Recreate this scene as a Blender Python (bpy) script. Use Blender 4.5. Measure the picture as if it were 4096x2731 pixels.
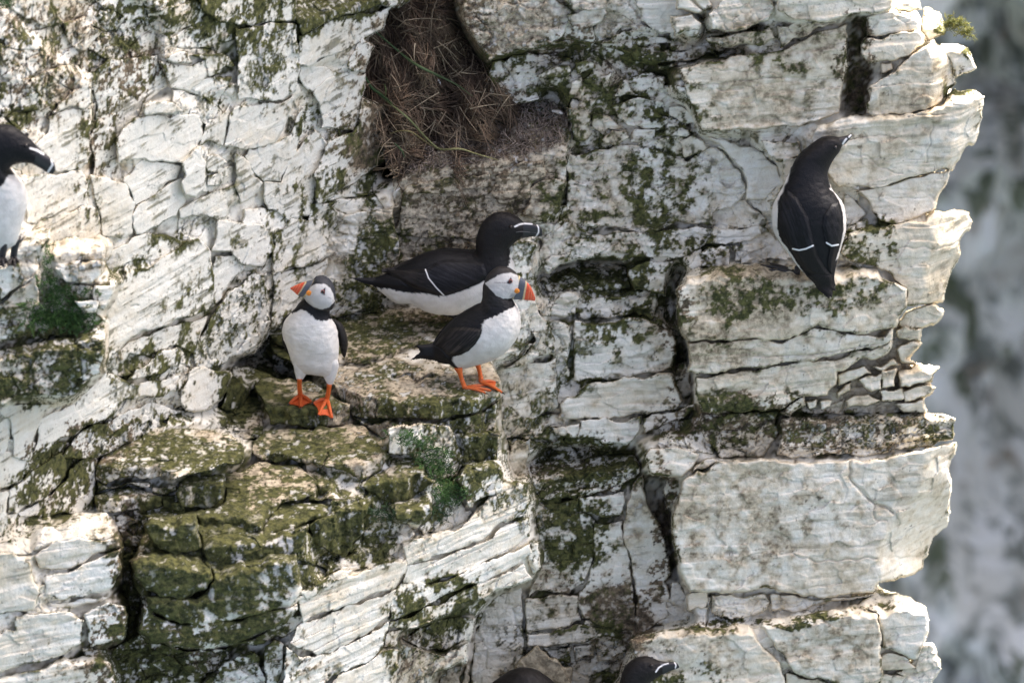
import bpy, math, random
import numpy as np
from mathutils import Vector

random.seed(7); RNG = np.random.default_rng(7)
for o in list(bpy.data.objects): bpy.data.objects.remove(o)
scene = bpy.context.scene
COL = scene.collection

# ------------------------------------------------------------------ camera
PITCH = math.radians(25.0); SP, CP = math.sin(PITCH), math.cos(PITCH)
DIST = 30.0                      # metres from camera to the ledge
PXM = 1094.0                     # reference pixels (of 2352) per metre at the ledge
FW = 2352.0 / PXM                # framed width in metres at the ledge
cam = bpy.data.cameras.new('camera'); camo = bpy.data.objects.new('camera', cam); COL.objects.link(camo)
camo.location = (0, -DIST * CP, DIST * SP); camo.rotation_euler = (math.pi / 2 - PITCH, 0, 0)
cam.sensor_width = 36.0; cam.lens = 36.0 * DIST / FW
cam.clip_start = 0.5; cam.clip_end = 4000
cam.dof.use_dof = True; cam.dof.focus_distance = DIST + 0.02; cam.dof.aperture_fstop = 6.0
scene.camera = camo
scene.render.resolution_x = 1024; scene.render.resolution_y = 682

# ------------------------------------------------------------------ sky and sun (sun stands behind the cliff, to the right)
SUN_EL, SUN_AZ = math.radians(58), math.radians(41)      # azimuth measured from +Y towards +X
world = bpy.data.worlds.new('World'); scene.world = world; world.use_nodes = True
nt = world.node_tree; bg = nt.nodes['Background']
sky = nt.nodes.new('ShaderNodeTexSky'); sky.sky_type = 'NISHITA'; sky.sun_disc = False
sky.sun_elevation = SUN_EL; sky.sun_rotation = SUN_AZ
sky.air_density = 0.33; sky.dust_density = 6.0; sky.ozone_density = 0.0
nt.links.new(sky.outputs[0], bg.inputs[0]); bg.inputs[1].default_value = 0.15
sun = bpy.data.lights.new('sun', 'SUN'); suno = bpy.data.objects.new('sun', sun); COL.objects.link(suno)
sun.energy = 2.1; sun.angle = math.radians(0.5); sun.color = (1.0, 0.94, 0.84)
sd = Vector((math.sin(SUN_AZ) * math.cos(SUN_EL), math.cos(SUN_AZ) * math.cos(SUN_EL), math.sin(SUN_EL)))
suno.rotation_euler = sd.to_track_quat('Z', 'Y').to_euler()
vs = scene.view_settings
vs.view_transform = 'Standard'; vs.look = 'None'; vs.exposure = 2.5; vs.gamma = 1.0; vs.use_curve_mapping = False
scene.cycles.use_denoising = True
scene.cycles.max_bounces = 8; scene.cycles.diffuse_bounces = 7

# ------------------------------------------------------------------ space helpers
# Survey frame: u right, v up across the line of sight, w towards the viewpoint; turned into world metres here.
def world_pts(px, py, w):
    k = 1.0 - w / DIST
    u = (px - 1176.0) / PXM * k; v = (784.0 - py) / PXM * k
    return np.stack([u, v * SP - w * CP, v * CP + w * SP], -1)
def img_pts(P):
    w = -P[..., 1] * CP + P[..., 2] * SP; v = P[..., 1] * SP + P[..., 2] * CP
    k = 1.0 - w / DIST
    return np.stack([P[..., 0] / k * PXM + 1176.0, 784.0 - v / k * PXM], -1), w
def w_on_y(py, y): return ((784.0 - py) / PXM * SP - y) / CP          # point of a vertical plane Y = y
def w_on_z(py, z): return (z - (784.0 - py) / PXM * CP) / SP          # point of a level plane Z = z
CROP = {'A': (0, 0, 1.68), 'B': (1350, 0, 1.68), 'C': (2696, 0, 1.68), 'D': (0, 900, 1.68), 'E': (1350, 900, 1.68),
        'F': (2696, 900, 1.68), 'G': (0, 1800, 1.68), 'H': (1350, 1800, 1.68), 'I': (2696, 1800, 1.68),
        'P': (900, 1500, 1.2737), 'Q': (2048, 900, 1.53125), 'S': (2048, 0, 1.53125), 'O': (0, 0, 1 / 1.7415),
        'K': (1380, 820, 2.735), 'U': (1600, 1040, 2.6133), 'V': (1080, 1060, 2.375), 'W': (3040, 500, 2.177),
        'X': (0, 460, 2.45), 'Y': (1960, 2500, 2.94)}
def cv(crop, pts):
    x0, y0, s = CROP[crop]
    a = np.array(pts, float)
    a = a.copy(); a[..., 0] = (x0 + a[..., 0] / s) * 0.574219; a[..., 1] = (y0 + a[..., 1] / s) * 0.574219
    return a
def sdf_poly(px, py, poly):
    """signed distance, positive inside"""
    d2 = np.full(px.shape, 1e12); ins = np.zeros(px.shape, bool)
    n = len(poly)
    for i in range(n):
        ax, ay = poly[i]; bx, by = poly[(i + 1) % n]
        ex, ey = bx - ax, by - ay; L = ex * ex + ey * ey + 1e-9
        t = np.clip(((px - ax) * ex + (py - ay) * ey) / L, 0, 1)
        d2 = np.minimum(d2, (px - ax - t * ex) ** 2 + (py - ay - t * ey) ** 2)
        c = ((ay > py) != (by > py)) & (px < ex * (py - ay) / (ey if abs(ey) > 1e-9 else 1e-9) + ax)
        ins ^= c
    return np.where(ins, 1, -1) * np.sqrt(d2)
# ------------------------------------------------------------------ noise
def _h(ix, iy, iz, seed):
    n = (ix.astype(np.uint32) * np.uint32(374761393)) ^ (iy.astype(np.uint32) * np.uint32(668265263)) ^ (iz.astype(np.uint32) * np.uint32(2147483647 - 58)) ^ np.uint32(seed * 974711 % 4294967291)
    n = (n ^ (n >> np.uint32(13))) * np.uint32(1274126177)
    n = (n ^ (n >> np.uint32(16))) * np.uint32(2246822519)
    return ((n ^ (n >> np.uint32(15))) & np.uint32(0xFFFFFF)).astype(np.float32) / np.float32(16777216.0)
def vnoise(P, seed=0):
    """value noise in -1..1"""
    f = np.floor(P); i = f.astype(np.int64); t = (P - f).astype(np.float32)
    t = t * t * t * (t * (t * 6 - 15) + 10)
    x, y, z = i[..., 0], i[..., 1], i[..., 2]; tx, ty, tz = t[..., 0], t[..., 1], t[..., 2]
    r = 0
    for dx in (0, 1):
        wx = tx if dx else 1 - tx
        for dy in (0, 1):
            wy = ty if dy else 1 - ty
            for dz in (0, 1):
                wz = tz if dz else 1 - tz
                r = r + wx * wy * wz * _h(x + dx, y + dy, z + dz, seed)
    return r * 2 - 1
def fbm(P, oct=4, seed=0, gain=0.5):
    r = 0; a = 1.0
    for k in range(oct):
        r = r + a * vnoise(P * (2.03 ** k) + 17.3 * k, seed + k); a *= gain
    return r
def worley(P, seed=0):
    """nearest cell: F1, F2, cell tilt height, cell random"""
    base = np.floor(P - 0.5).astype(np.int64)
    F1 = np.full(P.shape[:-1], 9.0, np.float32); F2 = F1.copy(); H = np.zeros_like(F1); R = np.zeros_like(F1)
    for dx in (0, 1):
        for dy in (0, 1):
            for dz in (0, 1):
                c = base + np.array([dx, dy, dz]); x, y, z = c[..., 0], c[..., 1], c[..., 2]
                r1, r2, r3 = _h(x, y, z, seed), _h(x, y, z, seed + 1), _h(x, y, z, seed + 2)
                d = (P - c).astype(np.float32) - np.stack([.5 + .7 * (r1 - .5), .5 + .7 * (r2 - .5), .5 + .7 * (r3 - .5)], -1)
                l = np.sqrt((d * d).sum(-1))
                tilt = d[..., 0] * (r2 * 2 - 1) + d[..., 1] * (r3 * 2 - 1) + d[..., 2] * (r1 * 2 - 1) * .7
                m = l < F1
                F2 = np.where(m, F1, np.minimum(F2, l)); H = np.where(m, tilt, H); R = np.where(m, r1, R); F1 = np.where(m, l, F1)
    return F1, F2, H, R
def smooth(a, b, x):
    t = np.clip((x - a) / (b - a), 0, 1); return t * t * (3 - 2 * t)
# ------------------------------------------------------------------ objects
def mesh_obj(name, verts, faces, mat, parent=None, colors=None, smooth_shade=True, attr='Col'):
    """faces: (n,3) or (n,4) array, or list"""
    me = bpy.data.meshes.new(name)
    if isinstance(faces, np.ndarray):
        n, k = faces.shape
        me.vertices.add(len(verts)); me.vertices.foreach_set('co', np.asarray(verts, np.float32).ravel())
        me.loops.add(n * k); me.loops.foreach_set('vertex_index', faces.astype(np.int32).ravel())
        me.polygons.add(n); me.polygons.foreach_set('loop_start', np.arange(0, n * k, k, dtype=np.int32))
        me.update(calc_edges=True)
    else:
        me.from_pydata([tuple(v) for v in verts], [], [tuple(f) for f in faces])
    if smooth_shade: me.polygons.foreach_set('use_smooth', np.ones(len(me.polygons), bool))
    if colors is not None:
        for nm, cc in (colors.items() if isinstance(colors, dict) else ((attr, colors),)):
            ca = me.color_attributes.new(nm, 'FLOAT_COLOR', 'POINT')
            c = np.ones((len(verts), 4), np.float32); c[:, :cc.shape[1]] = cc
            ca.data.foreach_set('color', c.ravel())
    me.materials.append(mat)
    o = bpy.data.objects.new(name, me); COL.objects.link(o)
    if parent is not None: o.parent = parent; o.matrix_parent_inverse = parent.matrix_basis.inverted()
    return o
def thing(name, loc, label, cat, group=None):
    o = bpy.data.objects.new(name, None); COL.objects.link(o); o.location = loc
    o.empty_display_size = 0.05
    o['label'] = label; o['category'] = cat
    if group: o['group'] = group
    return o
# ------------------------------------------------------------------ materials
class NT:
    def __init__(s, name):
        s.m = bpy.data.materials.new(name); s.m.use_nodes = True; s.t = s.m.node_tree
        s.b = s.t.nodes['Principled BSDF']
    def n(s, typ, **kw):
        x = s.t.nodes.new(typ)
        for k, v in kw.items():
            if k.startswith('i_'):
                key = k[2:]; key = int(key) if key.isdigit() else key
                s.put(x.inputs[key], v)
            else: setattr(x, k, v)
        return x
    def put(s, sock, v):
        if hasattr(v, 'is_output') : s.t.links.new(v, sock)
        else: sock.default_value = v
    def noise(s, vec, scale, detail=4, rough=0.55, dist=0.0):
        x = s.n('ShaderNodeTexNoise'); s.put(x.inputs['Vector'], vec); x.inputs['Scale'].default_value = scale
        x.inputs['Detail'].default_value = detail; x.inputs['Roughness'].default_value = rough; x.inputs['Distortion'].default_value = dist
        return x.outputs['Fac']
    def math(s, op, a, b=0.0, c=0.0):
        x = s.n('ShaderNodeMath', operation=op); s.put(x.inputs[0], a); s.put(x.inputs[1], b); s.put(x.inputs[2], c); return x.outputs[0]
    def step(s, x, lo, hi):
        m = s.n('ShaderNodeMapRange', interpolation_type='SMOOTHSTEP'); s.put(m.inputs[0], x); m.inputs[1].default_value = lo; m.inputs[2].default_value = hi
        return m.outputs[0]
    def mix(s, f, a, b):
        x = s.n('ShaderNodeMix', data_type='RGBA'); s.put(x.inputs[0], f)
        for sock, v in ((x.inputs[6], a), (x.inputs[7], b)):
            s.put(sock, v if hasattr(v, 'is_output') else (*v, 1.0) if len(v) == 3 else v)
        return x.outputs[2]
    def scaled(s, vec, sc):
        x = s.n('ShaderNodeMapping'); s.put(x.inputs['Vector'], vec); x.inputs['Scale'].default_value = sc; return x.outputs[0]

def rock_material(name, warm=(1, 1, 1)):
    """Mask = algae, brown lichen, tan soil, guano; Tone = cream, grey, speck, joint growth: colours of the rock itself, laid down per block"""
    t = NT(name)
    pos = t.n('ShaderNodeTexCoord').outputs['Object']
    at = t.n('ShaderNodeAttribute', attribute_name='Mask'); sep = t.n('ShaderNodeSeparateColor'); t.put(sep.inputs[0], at.outputs['Color'])
    moss, brown, tan, guano = sep.outputs[0], sep.outputs[1], sep.outputs[2], at.outputs['Alpha']
    at2 = t.n('ShaderNodeAttribute', attribute_name='Tone'); sep2 = t.n('ShaderNodeSeparateColor'); t.put(sep2.inputs[0], at2.outputs['Color'])
    cream, grey, speck = sep2.outputs[0], sep2.outputs[1], sep2.outputs[2]
    mid = t.noise(pos, 75.0, 3, .65); fine = t.noise(pos, 330.0, 2, .6)
    c = t.mix(cream, (.80, .772, .672), (.69, .60, .435))
    c = t.mix(t.math('MULTIPLY', grey, .55), c, (.46, .45, .38))
    c = t.mix(t.math('MULTIPLY', t.step(mid, .52, .72), .25), c, (.55, .46, .33))
    c = t.mix(t.math('MULTIPLY', tan, .85), c, t.mix(t.step(mid, .38, .62), (.19, .145, .085), (.52, .435, .295)))
    c = t.mix(t.math('MULTIPLY', speck, .85), c, (.14, .12, .08))
    c = t.mix(brown, c, t.mix(t.step(mid, .35, .65), (.065, .050, .032), (.22, .165, .105)))
    mc = t.mix(t.step(mid, .34, .66), (.030, .034, .012), (.110, .110, .036))
    c = t.mix(moss, c, mc)
    c = t.mix(t.math('MULTIPLY', guano, .7), c, (.78, .755, .70))
    c = t.mix(t.math('MULTIPLY', t.step(fine, .46, .80), .22), c, (.20, .17, .12))
    t.put(t.b.inputs['Base Color'], c); t.b.inputs['Roughness'].default_value = .92
    t.b.inputs['Specular IOR Level'].default_value = .2
    h = t.math('ADD', mid, t.math('MULTIPLY', fine, .5))
    bp = t.n('ShaderNodeBump'); bp.inputs['Strength'].default_value = .5; bp.inputs['Distance'].default_value = .003
    t.put(bp.inputs['Height'], h); t.put(t.b.inputs['Normal'], bp.outputs[0])
    return t.m
ROCK = rock_material('chalk_rock')
# ------------------------------------------------------------------ the cliff: bedding planes and surveyed blocks
FAM = {  # Y = y0 + sx*(X-xr) + sz*Z  (metres, Y runs into the cliff)
    'L': (.15, 1.33, .05, -.26), 'R': (.06, .20, .04, .60), 'M': (.135, .10, .10, .20), 'N': (.08, .12, .03, -.10),
    'B': (-.40, 1.0, -.03, -.085), 'C': (-.78, .12, .10, -.60), 'J': (-.95, .45, .03, -.95), 'F': (-1.0, .25, .06, -1.0),
    'Z': (.36, .12, .10, -.10), 'E': (.05, .5, .05, .05), 'V': (.05, .15, .0, .22)}
# (crop, family, out, outline, options)  options: e=top edge line, z=level of top, f=fracturing, s=bedding, r=edge radius px, t=thickness, rf=right face line
BL = [
# ---- left wall
('A','L',0,[(330,790),(480,725),(600,730),(612,1000),(590,1100),(540,1140),(370,1165),(340,1120),(250,960),(330,880)],{}),
('A','L',.01,[(360,755),(470,640),(590,540),(610,700),(590,728),(480,722)],{}),
('A','L',0,[(150,1205),(370,1170),(540,1150),(590,1230),(600,1370),(250,1500),(180,1480),(180,1300)],{}),
('A','L',.005,[(200,1510),(600,1385),(650,1420),(670,1560),(640,1622),(230,1640),(190,1580)],{}),
('A','L',-.03,[(600,510),(750,400),(930,400),(1060,390),(1130,580),(960,720),(870,860),(780,920),(800,1080),(830,1220),(640,1180),(620,1000),(630,750)],{'f':.5}),
('A','L',.012,[(790,915),(900,790),(1000,770),(1140,810),(1200,760),(1350,770),(1370,830),(1310,1000),(1250,1080),(900,1070),(800,1080)],{}),
('A','L',.03,[(960,740),(1000,690),(1160,675),(1230,740),(1150,760),(980,770)],{}),
('A','L',.01,[(1080,400),(1200,360),(1250,370),(1280,435),(1180,440),(1100,410)],{}),
('A','L',0,[(1070,420),(1290,445),(1400,400),(1390,500),(1270,620),(1140,590)],{}),
('A','L',.005,[(1290,370),(1540,380),(1560,440),(1400,500),(1390,420)],{}),
('A','L',0,[(830,1200),(960,1090),(1240,1085),(1200,1200),(1130,1230),(1060,1290),(920,1365)],{}),
('A','L',.005,[(600,1190),(830,1215),(905,1365),(895,1580),(680,1590),(660,1420)],{}),
('A','L',.008,[(905,1370),(1060,1300),(1130,1235),(1210,1200),(1240,1350),(1180,1440),(1050,1530),(900,1570)],{}),
('A','L',.04,[(1290,1010),(1350,990),(1380,1080),(1380,1260),(1330,1320),(1250,1310),(1210,1230),(1240,1100)],{'f':.2}),
('A','L',.01,[(1390,1040),(1480,1050),(1540,1100),(1450,1150),(1390,1160)],{}),
('A','L',.015,[(1390,1170),(1500,1150),(1530,1180),(1480,1240),(1390,1250)],{}),
('A','L',0,[(1380,830),(1550,710),(1520,850),(1490,980),(1380,950),(1320,1000)],{}),
('A','L',.008,[(1560,720),(1720,700),(1880,670),(1960,640),(1900,870),(1850,960),(1670,1000),(1500,980)],{'f':.3}),
('A','L',.02,[(1590,190),(1990,150),(2010,500),(1990,600),(1880,665),(1600,685),(1580,560),(1600,430)],{'f':.6}),
('A','L',.015,[(2010,250),(2140,190),(2300,110),(2460,90),(2610,45),(2570,180),(2450,260),(2268,350),(2130,440),(2000,440)],{}),
('A','L',.03,[(1980,-120),(2700,-120),(2760,0),(2610,40),(2300,105),(2130,190),(2020,240),(1990,120)],{'f':.5,'e':[(1980,150),(2300,60),(2610,-10),(2760,-60)]}),
('A','L',.02,[(1300,-120),(1960,-120),(1985,130),(1600,180),(1450,150),(1330,60)],{'f':.5}),
('B','L',.02,[(60,440),(110,360),(180,265),(250,310),(180,490),(90,490)],{}),
('A','L',0,[(2020,450),(2180,440),(2290,480),(2180,600),(2100,610),(2040,560)],{}),
('B','L',.005,[(-158,620),(0,500),(90,500),(170,505),(165,620),(160,790),(100,870),(-20,870),(-128,860),(-118,720)],{'f':.4}),
('B','L',.02,[(170,660),(340,700),(350,850),(330,1060),(160,1200),(0,1300),(-140,1360),(-160,1150),(-60,950),(100,880),(160,800)],{'e':[(160,720),(340,715)]}),
('A','L',0,[(1680,1010),(1840,970),(1960,900),(2030,720),(2050,830),(2020,930),(1900,1200),(1780,1210),(1640,1070)],{'f':.4}),
('A','L',.005,[(1220,1420),(1390,1330),(1560,1250),(1600,1330),(1480,1480),(1380,1460),(1220,1470)],{}),
('A','L',.008,[(1590,1030),(1640,1060),(1760,1220),(1700,1330),(1600,1370),(1570,1250)],{}),
('A','L',0,[(1900,1210),(2030,950),(2110,870),(2200,960),(2110,1300),(2080,1450),(1950,1480),(1800,1400),(1780,1230)],{'f':.5}),
('D','L',.02,[(760,500),(850,340),(900,320),(1060,260),(1250,120),(1330,100),(1420,200),(1440,350),(1420,540),(1380,600),(1050,690),(850,770),(700,900),(700,600)],{}),
('D','L',.005,[(900,85),(1000,60),(1280,90),(1280,140),(1050,240),(900,250),(760,330),(680,260),(760,170)],{}),
('D','L',.012,[(1430,150),(1480,-20),(1700,-10),(1810,30),(1840,150),(1760,280),(1640,270),(1560,180),(1430,175)],{'f':.4}),
('D','L',0,[(1440,190),(1570,195),(1640,280),(1480,480),(1430,520)],{}),
('D','L',.0,[(1480,500),(1650,340),(1800,330),(1810,660),(1700,850),(1560,900),(1480,960),(1330,960),(1300,860),(1400,650)],{'f':.9}),
('D','L',.005,[(700,920),(860,790),(1050,710),(1390,610),(1300,850),(1200,820),(1080,840),(870,860),(780,960),(690,980)],{'f':.5}),
('D','L',.02,[(1070,860),(1200,830),(1230,880),(1200,960),(1080,1000),(880,1050),(900,960),(1050,900)],{}),
('D','L',.02,[(1270,990),(1330,970),(1480,970),(1550,980),(1500,1150),(1400,1220),(1250,1240),(1230,1100)],{}),
('D','L',.01,[(500,1180),(700,990),(870,1060),(1050,1040),(1220,1010),(1220,1110),(850,1180),(740,1300),(560,1340),(480,1300)],{'f':.4}),
('D','L',.012,[(280,1310),(490,1190),(560,1350),(480,1420),(330,1480),(210,1540),(240,1420)],{}),
('D','L',.03,[(0,1250),(90,1200),(230,1180),(320,1190),(270,1320),(220,1470),(190,1562),(90,1562),(80,1340)],{}),
('D','L',.02,[(-60,1240),(70,1230),(80,1400),(40,1540),(-60,1562)],{}),
('D','L',0,[(1840,60),(1960,-40),(2180,-40),(2200,200),(2060,280),(1960,290),(1830,330)],{'f':.6}),
('D','L',-.02,[(1820,340),(1960,300),(2100,260),(2190,220),(2180,340),(1980,520),(1900,660),(1820,680)],{'f':.7}),
('D','L',-.01,[(560,1350),(750,1310),(1000,1190),(1240,1250),(1120,1300),(1080,1390),(800,1470),(640,1562),(400,1562)],{'f':.8}),
('G','L',.02,[(-60,0),(190,0),(195,130),(140,140),(130,200),(-60,260)],{}),
('G','L',.0,[(50,280),(90,220),(210,130),(400,30),(430,170),(330,290),(130,410),(50,410)],{}),
('G','L',.015,[(-60,280),(70,260),(40,420),(50,470),(0,570),(-60,560)],{}),
('G','L',-.02,[(330,300),(440,160),(640,-30),(640,200),(620,400),(480,430),(150,450),(130,420)],{'f':.7}),
# ---- front-left lump where a razorbill stands
('D','F',.02,[(-60,280),(130,250),(180,350),(20,510),(-60,500)],{'t':.2}),
('D','F',.02,[(20,520),(180,370),(280,300),(270,530),(180,570),(10,650),(-60,640)],{'t':.2}),
('D','F',-.03,[(350,130),(480,90),(660,120),(690,220),(560,240),(420,260),(360,200)],{'t':.2,'e':[(350,200),(690,170)]}),
('D','F',-.01,[(360,290),(580,220),(700,260),(690,340),(620,400),(450,390),(410,330)],{'t':.2}),
('D','F',.0,[(480,500),(560,500),(660,530),(660,590),(560,600),(530,560)],{'t':.1}),
('D','F',.02,[(-60,690),(180,650),(220,690),(150,740),(-60,780)],{'t':.2}),
('D','F',.03,[(-60,830),(150,800),(330,770),(520,740),(700,650),(700,900),(660,1000),(480,1150),(150,1160),(20,1210),(-60,1200)],{'t':.25,'f':.7,'e':[(-60,900),(150,880),(400,840),(700,760)]}),
('D','F',-.02,[(620,410),(760,400),(740,500),(700,560),(650,560)],{'t':.2}),
('D','F',.0,[(-60,160),(80,140),(180,30),(330,20),(330,110),(170,220),(130,240),(-60,270)],{'t':.2,'f':.6,'e':[(-60,230),(330,90)]}),
('D','F',-.04,[(230,560),(280,300),(350,280),(480,400),(640,420),(640,560),(700,640),(500,740),(200,740)],{'t':.2,'f':.5}),
# ---- ledge
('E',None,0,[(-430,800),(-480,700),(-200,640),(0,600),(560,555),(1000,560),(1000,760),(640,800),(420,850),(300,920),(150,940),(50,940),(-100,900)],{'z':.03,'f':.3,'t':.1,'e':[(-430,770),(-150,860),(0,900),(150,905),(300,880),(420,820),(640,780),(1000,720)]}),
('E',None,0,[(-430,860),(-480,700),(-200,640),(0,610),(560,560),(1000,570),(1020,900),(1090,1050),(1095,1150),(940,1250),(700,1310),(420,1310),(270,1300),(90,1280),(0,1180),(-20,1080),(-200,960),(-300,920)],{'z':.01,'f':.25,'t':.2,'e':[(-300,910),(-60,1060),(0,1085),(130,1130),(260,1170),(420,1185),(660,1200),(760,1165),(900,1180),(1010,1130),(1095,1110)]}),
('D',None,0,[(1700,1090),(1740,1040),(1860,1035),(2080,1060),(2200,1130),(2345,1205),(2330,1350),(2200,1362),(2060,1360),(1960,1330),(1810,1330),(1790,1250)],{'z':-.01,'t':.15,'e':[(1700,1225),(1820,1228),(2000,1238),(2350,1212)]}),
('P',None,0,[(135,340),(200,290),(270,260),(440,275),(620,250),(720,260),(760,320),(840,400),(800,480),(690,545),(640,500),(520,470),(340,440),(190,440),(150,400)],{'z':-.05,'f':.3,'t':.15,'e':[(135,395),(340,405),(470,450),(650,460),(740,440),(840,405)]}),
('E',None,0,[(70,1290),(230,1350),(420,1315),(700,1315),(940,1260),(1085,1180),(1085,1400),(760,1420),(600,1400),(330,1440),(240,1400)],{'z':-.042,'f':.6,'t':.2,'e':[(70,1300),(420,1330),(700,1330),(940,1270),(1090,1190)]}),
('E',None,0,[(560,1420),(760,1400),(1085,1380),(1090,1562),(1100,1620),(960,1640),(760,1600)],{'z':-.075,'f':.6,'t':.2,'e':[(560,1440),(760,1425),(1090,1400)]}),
('H','B',.0,[(800,200),(860,90),(960,75),(1100,70),(1120,270),(1000,330),(880,390),(850,260)],{'t':.2,'f':.4,'e':[(800,150),(1120,110)]}),
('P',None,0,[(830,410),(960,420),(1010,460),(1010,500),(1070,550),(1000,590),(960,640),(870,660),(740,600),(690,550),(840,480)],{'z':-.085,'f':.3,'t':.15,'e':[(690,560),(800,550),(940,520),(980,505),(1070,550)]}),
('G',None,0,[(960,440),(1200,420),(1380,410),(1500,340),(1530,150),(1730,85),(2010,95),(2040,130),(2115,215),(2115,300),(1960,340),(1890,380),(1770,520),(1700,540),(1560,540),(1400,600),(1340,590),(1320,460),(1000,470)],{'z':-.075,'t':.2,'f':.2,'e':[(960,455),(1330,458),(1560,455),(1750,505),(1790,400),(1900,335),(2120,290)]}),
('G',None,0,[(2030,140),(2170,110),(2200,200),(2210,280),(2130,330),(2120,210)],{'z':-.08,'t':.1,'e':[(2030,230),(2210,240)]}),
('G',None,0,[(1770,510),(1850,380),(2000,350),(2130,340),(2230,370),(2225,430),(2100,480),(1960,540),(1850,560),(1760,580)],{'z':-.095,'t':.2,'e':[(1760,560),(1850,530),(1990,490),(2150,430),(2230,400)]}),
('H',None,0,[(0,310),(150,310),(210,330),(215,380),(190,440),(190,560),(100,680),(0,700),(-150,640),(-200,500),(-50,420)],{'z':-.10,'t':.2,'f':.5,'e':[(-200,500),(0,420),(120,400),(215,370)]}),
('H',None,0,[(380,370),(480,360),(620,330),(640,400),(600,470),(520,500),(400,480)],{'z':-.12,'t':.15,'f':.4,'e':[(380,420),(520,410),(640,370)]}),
('H','B',-.03,[(200,500),(480,470),(520,560),(440,650),(400,700),(230,760),(60,830),(-100,860),(-60,720),(100,680)],{'t':.2,'f':.6,'e':[(-100,800),(100,720),(300,640),(500,560)]}),
('H','B',-.05,[(640,300),(800,200),(860,400),(930,400),(880,470),(760,530),(560,560),(500,510),(600,480)],{'t':.2,'f':.6}),
('H','B',-.06,[(-40,330),(210,330),(400,480),(520,500),(420,640),(100,700),(-200,560)],{'t':.2,'f':.7}),
('H','B',-.10,[(330,-140),(560,-180),(760,-160),(860,80),(800,200),(640,220),(560,80),(440,30),(340,30)],{'t':.1,'f':.5}),
# ---- mossy bulge
('G','C',-.004,[(960,470),(1330,455),(1760,520),(1850,560),(2060,500),(2010,620),(2010,960),(1985,1080),(1900,1160),(1770,1210),(1560,1300),(1250,1330),(1000,1270),(930,1200),(950,1060),(900,850),(880,740),(980,560)],{'e':[(880,800),(1190,760),(1400,730),(1700,670),(2060,560)],'k':.30,'j':-1,'t':.25,'r':46,'f':.3}),
('G','C',.010,[(1000,470),(1300,450),(1330,560),(1360,640),(1190,700),(1040,620),(980,520)],{'j':-3,'t':.04,'r':6,'f':.3,'e':[(980,500),(1150,520),(1330,500)]}),
('G','C',.012,[(1340,600),(1560,545),(1770,580),(1960,540),(2060,500),(2010,640),(1900,740),(1700,800),(1440,870),(1370,660)],{'j':-3,'t':.04,'r':6,'f':.35,'e':[(1340,660),(1560,630),(1770,640),(1960,590),(2060,520)]}),
('G','C',.075,[(930,700),(1190,690),(1360,670),(1440,850),(1380,930),(1250,990),(1050,975),(910,850),(900,740)],{'j':-1,'t':.12,'r':44,'f':.1,'e':[(880,760),(1000,750),(1190,800),(1440,830)]}),
('G','C',.070,[(1370,690),(1700,690),(1900,670),(2000,700),(2010,960),(1960,1060),(1700,1110),(1400,1170),(1200,1170),(980,1070),(970,980),(1060,990),(1260,1005),(1390,940),(1440,860)],{'j':-1,'t':.12,'r':34,'f':.2,'e':[(1370,830),(1480,860),(1700,815),(1900,755),(2010,740)]}),
('G','C',.062,[(960,1060),(1200,1165),(1420,1165),(1750,1100),(1980,1040),(1990,1080),(1900,1160),(1770,1210),(1560,1300),(1250,1330),(1000,1270),(930,1200)],{'j':-1,'t':.12,'r':22,'f':.35}),
('G','C',-.06,[(730,1330),(950,1230),(1240,1340),(1540,1320),(1560,1400),(1400,1500),(1300,1640),(800,1640),(790,1450)],{'t':.2,'f':.9}),
('G','C',-.03,[(1540,1400),(1700,1330),(1760,1360),(1770,1640),(1330,1640),(1420,1490)],{'t':.2,'f':.7}),
('G','C',-.03,[(1770,1210),(1900,1165),(2000,1090),(2080,1120),(1900,1280),(1850,1260),(1700,1300),(1560,1310)],{'t':.2}),
('G','C',-.02,[(1775,1290),(1850,1265),(1910,1300),(1900,1500),(1860,1640),(1775,1640),(1760,1380)],{'t':.2}),
('G','C',-.13,[(760,440),(960,450),(1000,600),(890,760),(880,860),(960,960),(950,1060),(900,1180),(830,1260),(860,1050),(800,850),(810,600)],{'t':.1,'f':.9}),
# ---- white buttress beds
('H','B',.0,[(930,400),(1120,190),(1290,210),(1300,330),(1270,440),(1080,510),(1000,590),(880,640),(740,690),(560,750),(470,765),(440,640),(500,580),(760,530),(880,460)],{'t':.25,'s':1.5,'e':[(440,640),(760,540),(930,430),(1130,240),(1290,225)]}),
('H','B',-.006,[(470,770),(740,700),(1000,600),(1090,520),(1290,450),(1300,590),(1230,640),(900,790),(700,870),(600,890),(430,885)],{'t':.25,'s':1.5}),
('H','B',-.003,[(420,890),(600,895),(720,870),(920,790),(1240,640),(1300,610),(1300,700),(1240,740),(1080,830),(840,920),(620,1030),(460,1100),(345,1130),(370,1000)],{'t':.25,'s':1.2}),
('H','B',-.008,[(345,1140),(480,1105),(640,1040),(850,930),(1100,840),(1240,760),(1310,850),(1200,900),(1060,950),(860,1030),(650,1140),(470,1190),(340,1200)],{'t':.25,'s':1.2}),
('H','B',-.02,[(1300,600),(1340,620),(1365,700),(1360,800),(1310,840),(1270,740)],{'t':.2}),
('H','B',.025,[(0,870),(180,800),(360,740),(460,730),(440,850),(400,930),(200,970),(0,1070),(-100,1100),(-230,1160),(-280,1000),(-100,920)],{'t':.25,'s':1.3}),
('H','B',.02,[(-280,1180),(-100,1110),(0,1080),(200,980),(390,940),(350,1130),(200,1230),(0,1330),(-150,1380),(-330,1300)],{'t':.25,'s':1.3}),
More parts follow.
